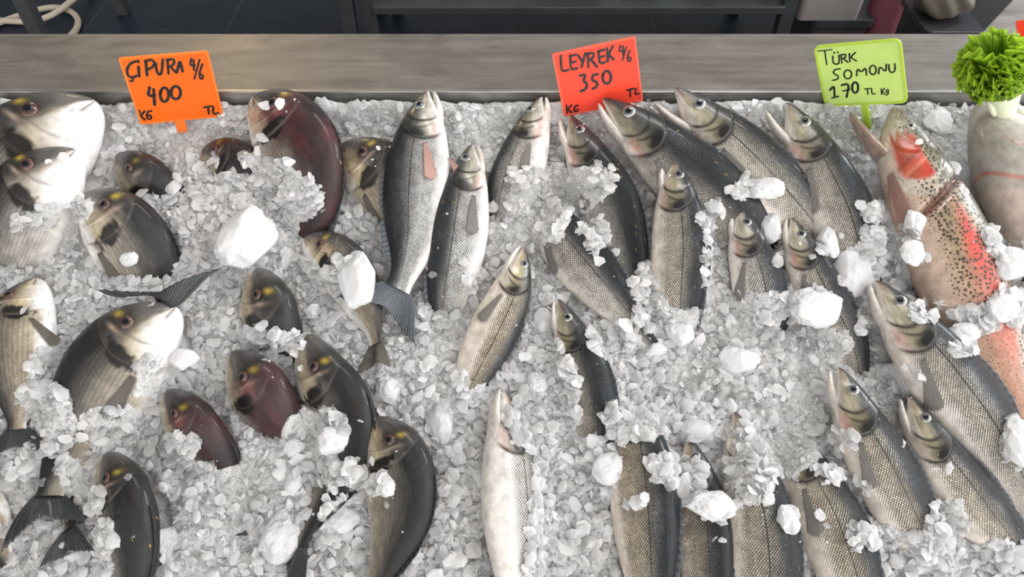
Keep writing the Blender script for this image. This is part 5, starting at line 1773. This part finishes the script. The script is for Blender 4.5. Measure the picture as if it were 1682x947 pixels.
# tan sack on a dark tub
x0, x1 = at_y(1512, 45, TY - .28)[0], at_y(1606, 45, TY - .28)[0]
zc2 = at_y(1560, 46, TY - .28)[2]
tb = tub('round_tub', 'black tub peeping over the ledge under the tan sack', 'tub', 1528, 1612, 48, TY - .30, FLOOR_Z, zc2 - FLOOR_Z, M_DARKP, True, .9, .22)
sk = empty('paper_sack', Matrix.Translation((float((x0 + x1) / 2) - .01, TY - .19, float(zc2) + .006)))
tag(sk, 'crumpled tan sack lying on the black tub near the counter corner', 'sack')
u, w = np.meshgrid(np.linspace(0, math.pi, 26), np.linspace(0, 2 * math.pi, 44, endpoint=False), indexing='ij')
rx_ = (x1 - x0) * .5
k_ = np.sin(u) ** .6 * (1 + .10 * np.sin(w * 3 + 2 * u) + .06 * np.sin(w * 7 + u * 5))
P = np.stack([rx_ * k_ * np.cos(w), .09 * k_ * np.sin(w), .065 * (1 - np.cos(u)) * (1 + .15 * np.sin(w * 2))], -1)
link('sack_body', mesh('sack_body', P.reshape(-1, 3), grid_faces(26, 44, True), M_TAN, True), sk)
MB().tube([(rx_ * .5, -.02, .10), (rx_ * .75, -.03, .14), (rx_ * .8, .0, .19)], [.03, .022, .03], 12).build('twisted_neck', M_TAN, sk, True)
# dark steel cabinet at the right end
q0 = at_y(1602, 30, TY + .0)
cb_ = empty('steel_cabinet', Matrix.Translation((float(q0[0]) + .34, TY + .2, FLOOR_Z)))
tag(cb_, 'dark grey steel cabinet in the corner behind the side arm of the counter', 'cabinet')
bevel(MB().box(-.36, .5, -.12, .4, .06, .86).build('carcass', M_STEELD, cb_), .004)
bevel(MB().box(-.34, .06, -.138, -.12, .09, .83).build('door', M_DARKP, cb_), .003)
bevel(MB().box(.08, .48, -.138, -.12, .09, .83).build('door', M_DARKP, cb_), .003)
MB().box(-.33, .47, -.09, .37, .0, .06).build('plinth', M_DARKP, cb_)

# the hose looped on the floor
hp = [(-40, 48), (0, 37), (60, 20), (110, 24), (135, 12), (148, -10)]
h2 = [(-40, 22), (10, 33), (60, 35), (100, 27), (117, 18), (128, 30), (126, 48), (112, 66)]
def floor_pts(l, lift):
    p = np.array([on_z(x, y, FLOOR_Z + lift) for x, y in l])
    d_ = np.r_[0, np.cumsum(np.linalg.norm(np.diff(p, axis=0), axis=1))]
    return hermite(d_, p, np.linspace(0, d_[-1], 90))
hose_a = floor_pts([(-60, 60), (-30, 48), (0, 37), (30, 26), (62, 16), (90, 12), (112, 17), (127, 30), (126, 46), (112, 62), (80, 80)], .016)
hose_b = floor_pts([(-60, 20), (-20, 30), (20, 35), (60, 35), (95, 27), (122, 14), (140, -2), (150, -30), (150, -70)], .016)
hose_b[:, 2] += .034 * np.exp(-((np.linspace(0, 1, 90) - .52) / .12) ** 2)
hs = empty('garden_hose', Matrix.Translation(Vector(hose_a[30])))
tag(hs, 'cream rubber hose looped on the dark floor behind the left of the counter', 'hose')
MB().tube(hose_a - hose_a[30], .0125, 12).build('hose_loop', M_HOSE, hs, True)
MB().tube(hose_b - hose_a[30], .0125, 12).build('hose_run', M_HOSE, hs, True)

# ---------------------------------------------------------------- camera and light
cam = bpy.data.cameras.new('camera')
co = bpy.data.objects.new('camera', cam)
COL.objects.link(co)
co.location = CAM
co.rotation_euler = (math.radians(90) - PITCH, 0, 0)
cam.sensor_width = 36
cam.lens = F / W * 36
cam.clip_start, cam.clip_end = .02, 60
bpy.context.scene.camera = co

wd = bpy.data.worlds.new('World')
bpy.context.scene.world = wd
wd.use_nodes = True
nt = wd.node_tree
g = NT(nt)
bg = next(n for n in nt.nodes if n.type == 'BACKGROUND')
tc = g.n('ShaderNodeTexCoord').outputs['Generated']
sx = g.n('ShaderNodeSeparateXYZ')
g.put(sx.inputs[0], tc)
# an overcast street before the stall: bright low in front and to the right, dim under the awning overhead and inside the shop
fr = g.math('ADD', g.math('MULTIPLY', sx.outputs[1], -.80), g.math('MULTIPLY', sx.outputs[0], .50))
fr = g.n('ShaderNodeMapRange', interpolation_type='SMOOTHSTEP', ins={0: fr, 1: -.25, 2: .60, 3: 0.0, 4: 1.0}).outputs[0]
up = g.n('ShaderNodeMapRange', interpolation_type='SMOOTHSTEP', ins={0: sx.outputs[2], 1: .48, 2: .85, 3: 1.0, 4: .0}).outputs[0]
f = g.math('MULTIPLY', fr, up)
f = g.math('ADD', f, g.n('ShaderNodeMapRange', interpolation_type='SMOOTHSTEP', ins={0: sx.outputs[2], 1: .5, 2: .9, 3: 0.0, 4: .15}).outputs[0])
c = g.mix(f, (.95, .93, .90, 1), (1.0, .98, .965, 1))
nt.links.new(c, bg.inputs[0])
g.put(bg.inputs[1], g.math('MULTIPLY_ADD', f, 2.42, .17))


def area(name, loc, target, size, sizey, power, col):
    l = bpy.data.lights.new(name, 'AREA')
    l.shape = 'RECTANGLE'
    l.size, l.size_y, l.energy, l.color = size, sizey, power, col
    o = bpy.data.objects.new(name, l)
    COL.objects.link(o)
    o.location = loc
    o.rotation_euler = (Vector(target) - Vector(loc)).to_track_quat('-Z', 'Y').to_euler()
    return o


area('overhead_highlight_light', (.5, .9, 2.1), (0, -.3, 0), 1.2, .25, 22, (1, .97, .92))  # overhead area light added for highlights, no real fitting behind it
area('street_daylight', (2.1, -.75, 1.5), (0, -.3, -.1), 2.6, 1.8, 32, (.97, .985, 1))
area('side_ridge_light', (2.6, 1.15, 1.0), (.2, -.25, -.1), 1.0, .6, 62, (.84, .92, 1))  # added bluish light for the ridge highlights on the bass backs, no actual window
area('warm_shop_lamp', (-1.2, 1.9, 1.0), (-.5, .1, 0), .25, .25, 6, (1, .72, .38))

sc = bpy.context.scene
sc.view_settings.view_transform = 'Standard'
sc.view_settings.look = 'None'
sc.view_settings.gamma = 1.0
sc.view_settings.use_curve_mapping = False
sc.view_settings.exposure = 0.0
sc.cycles.use_denoising = True
sc.cycles.max_bounces = 7
sc.cycles.diffuse_bounces = 4
sc.cycles.glossy_bounces = 3
sc.cycles.transmission_bounces = 4
sc.cycles.transparent_max_bounces = 10
sc.cycles.sample_clamp_indirect = 6
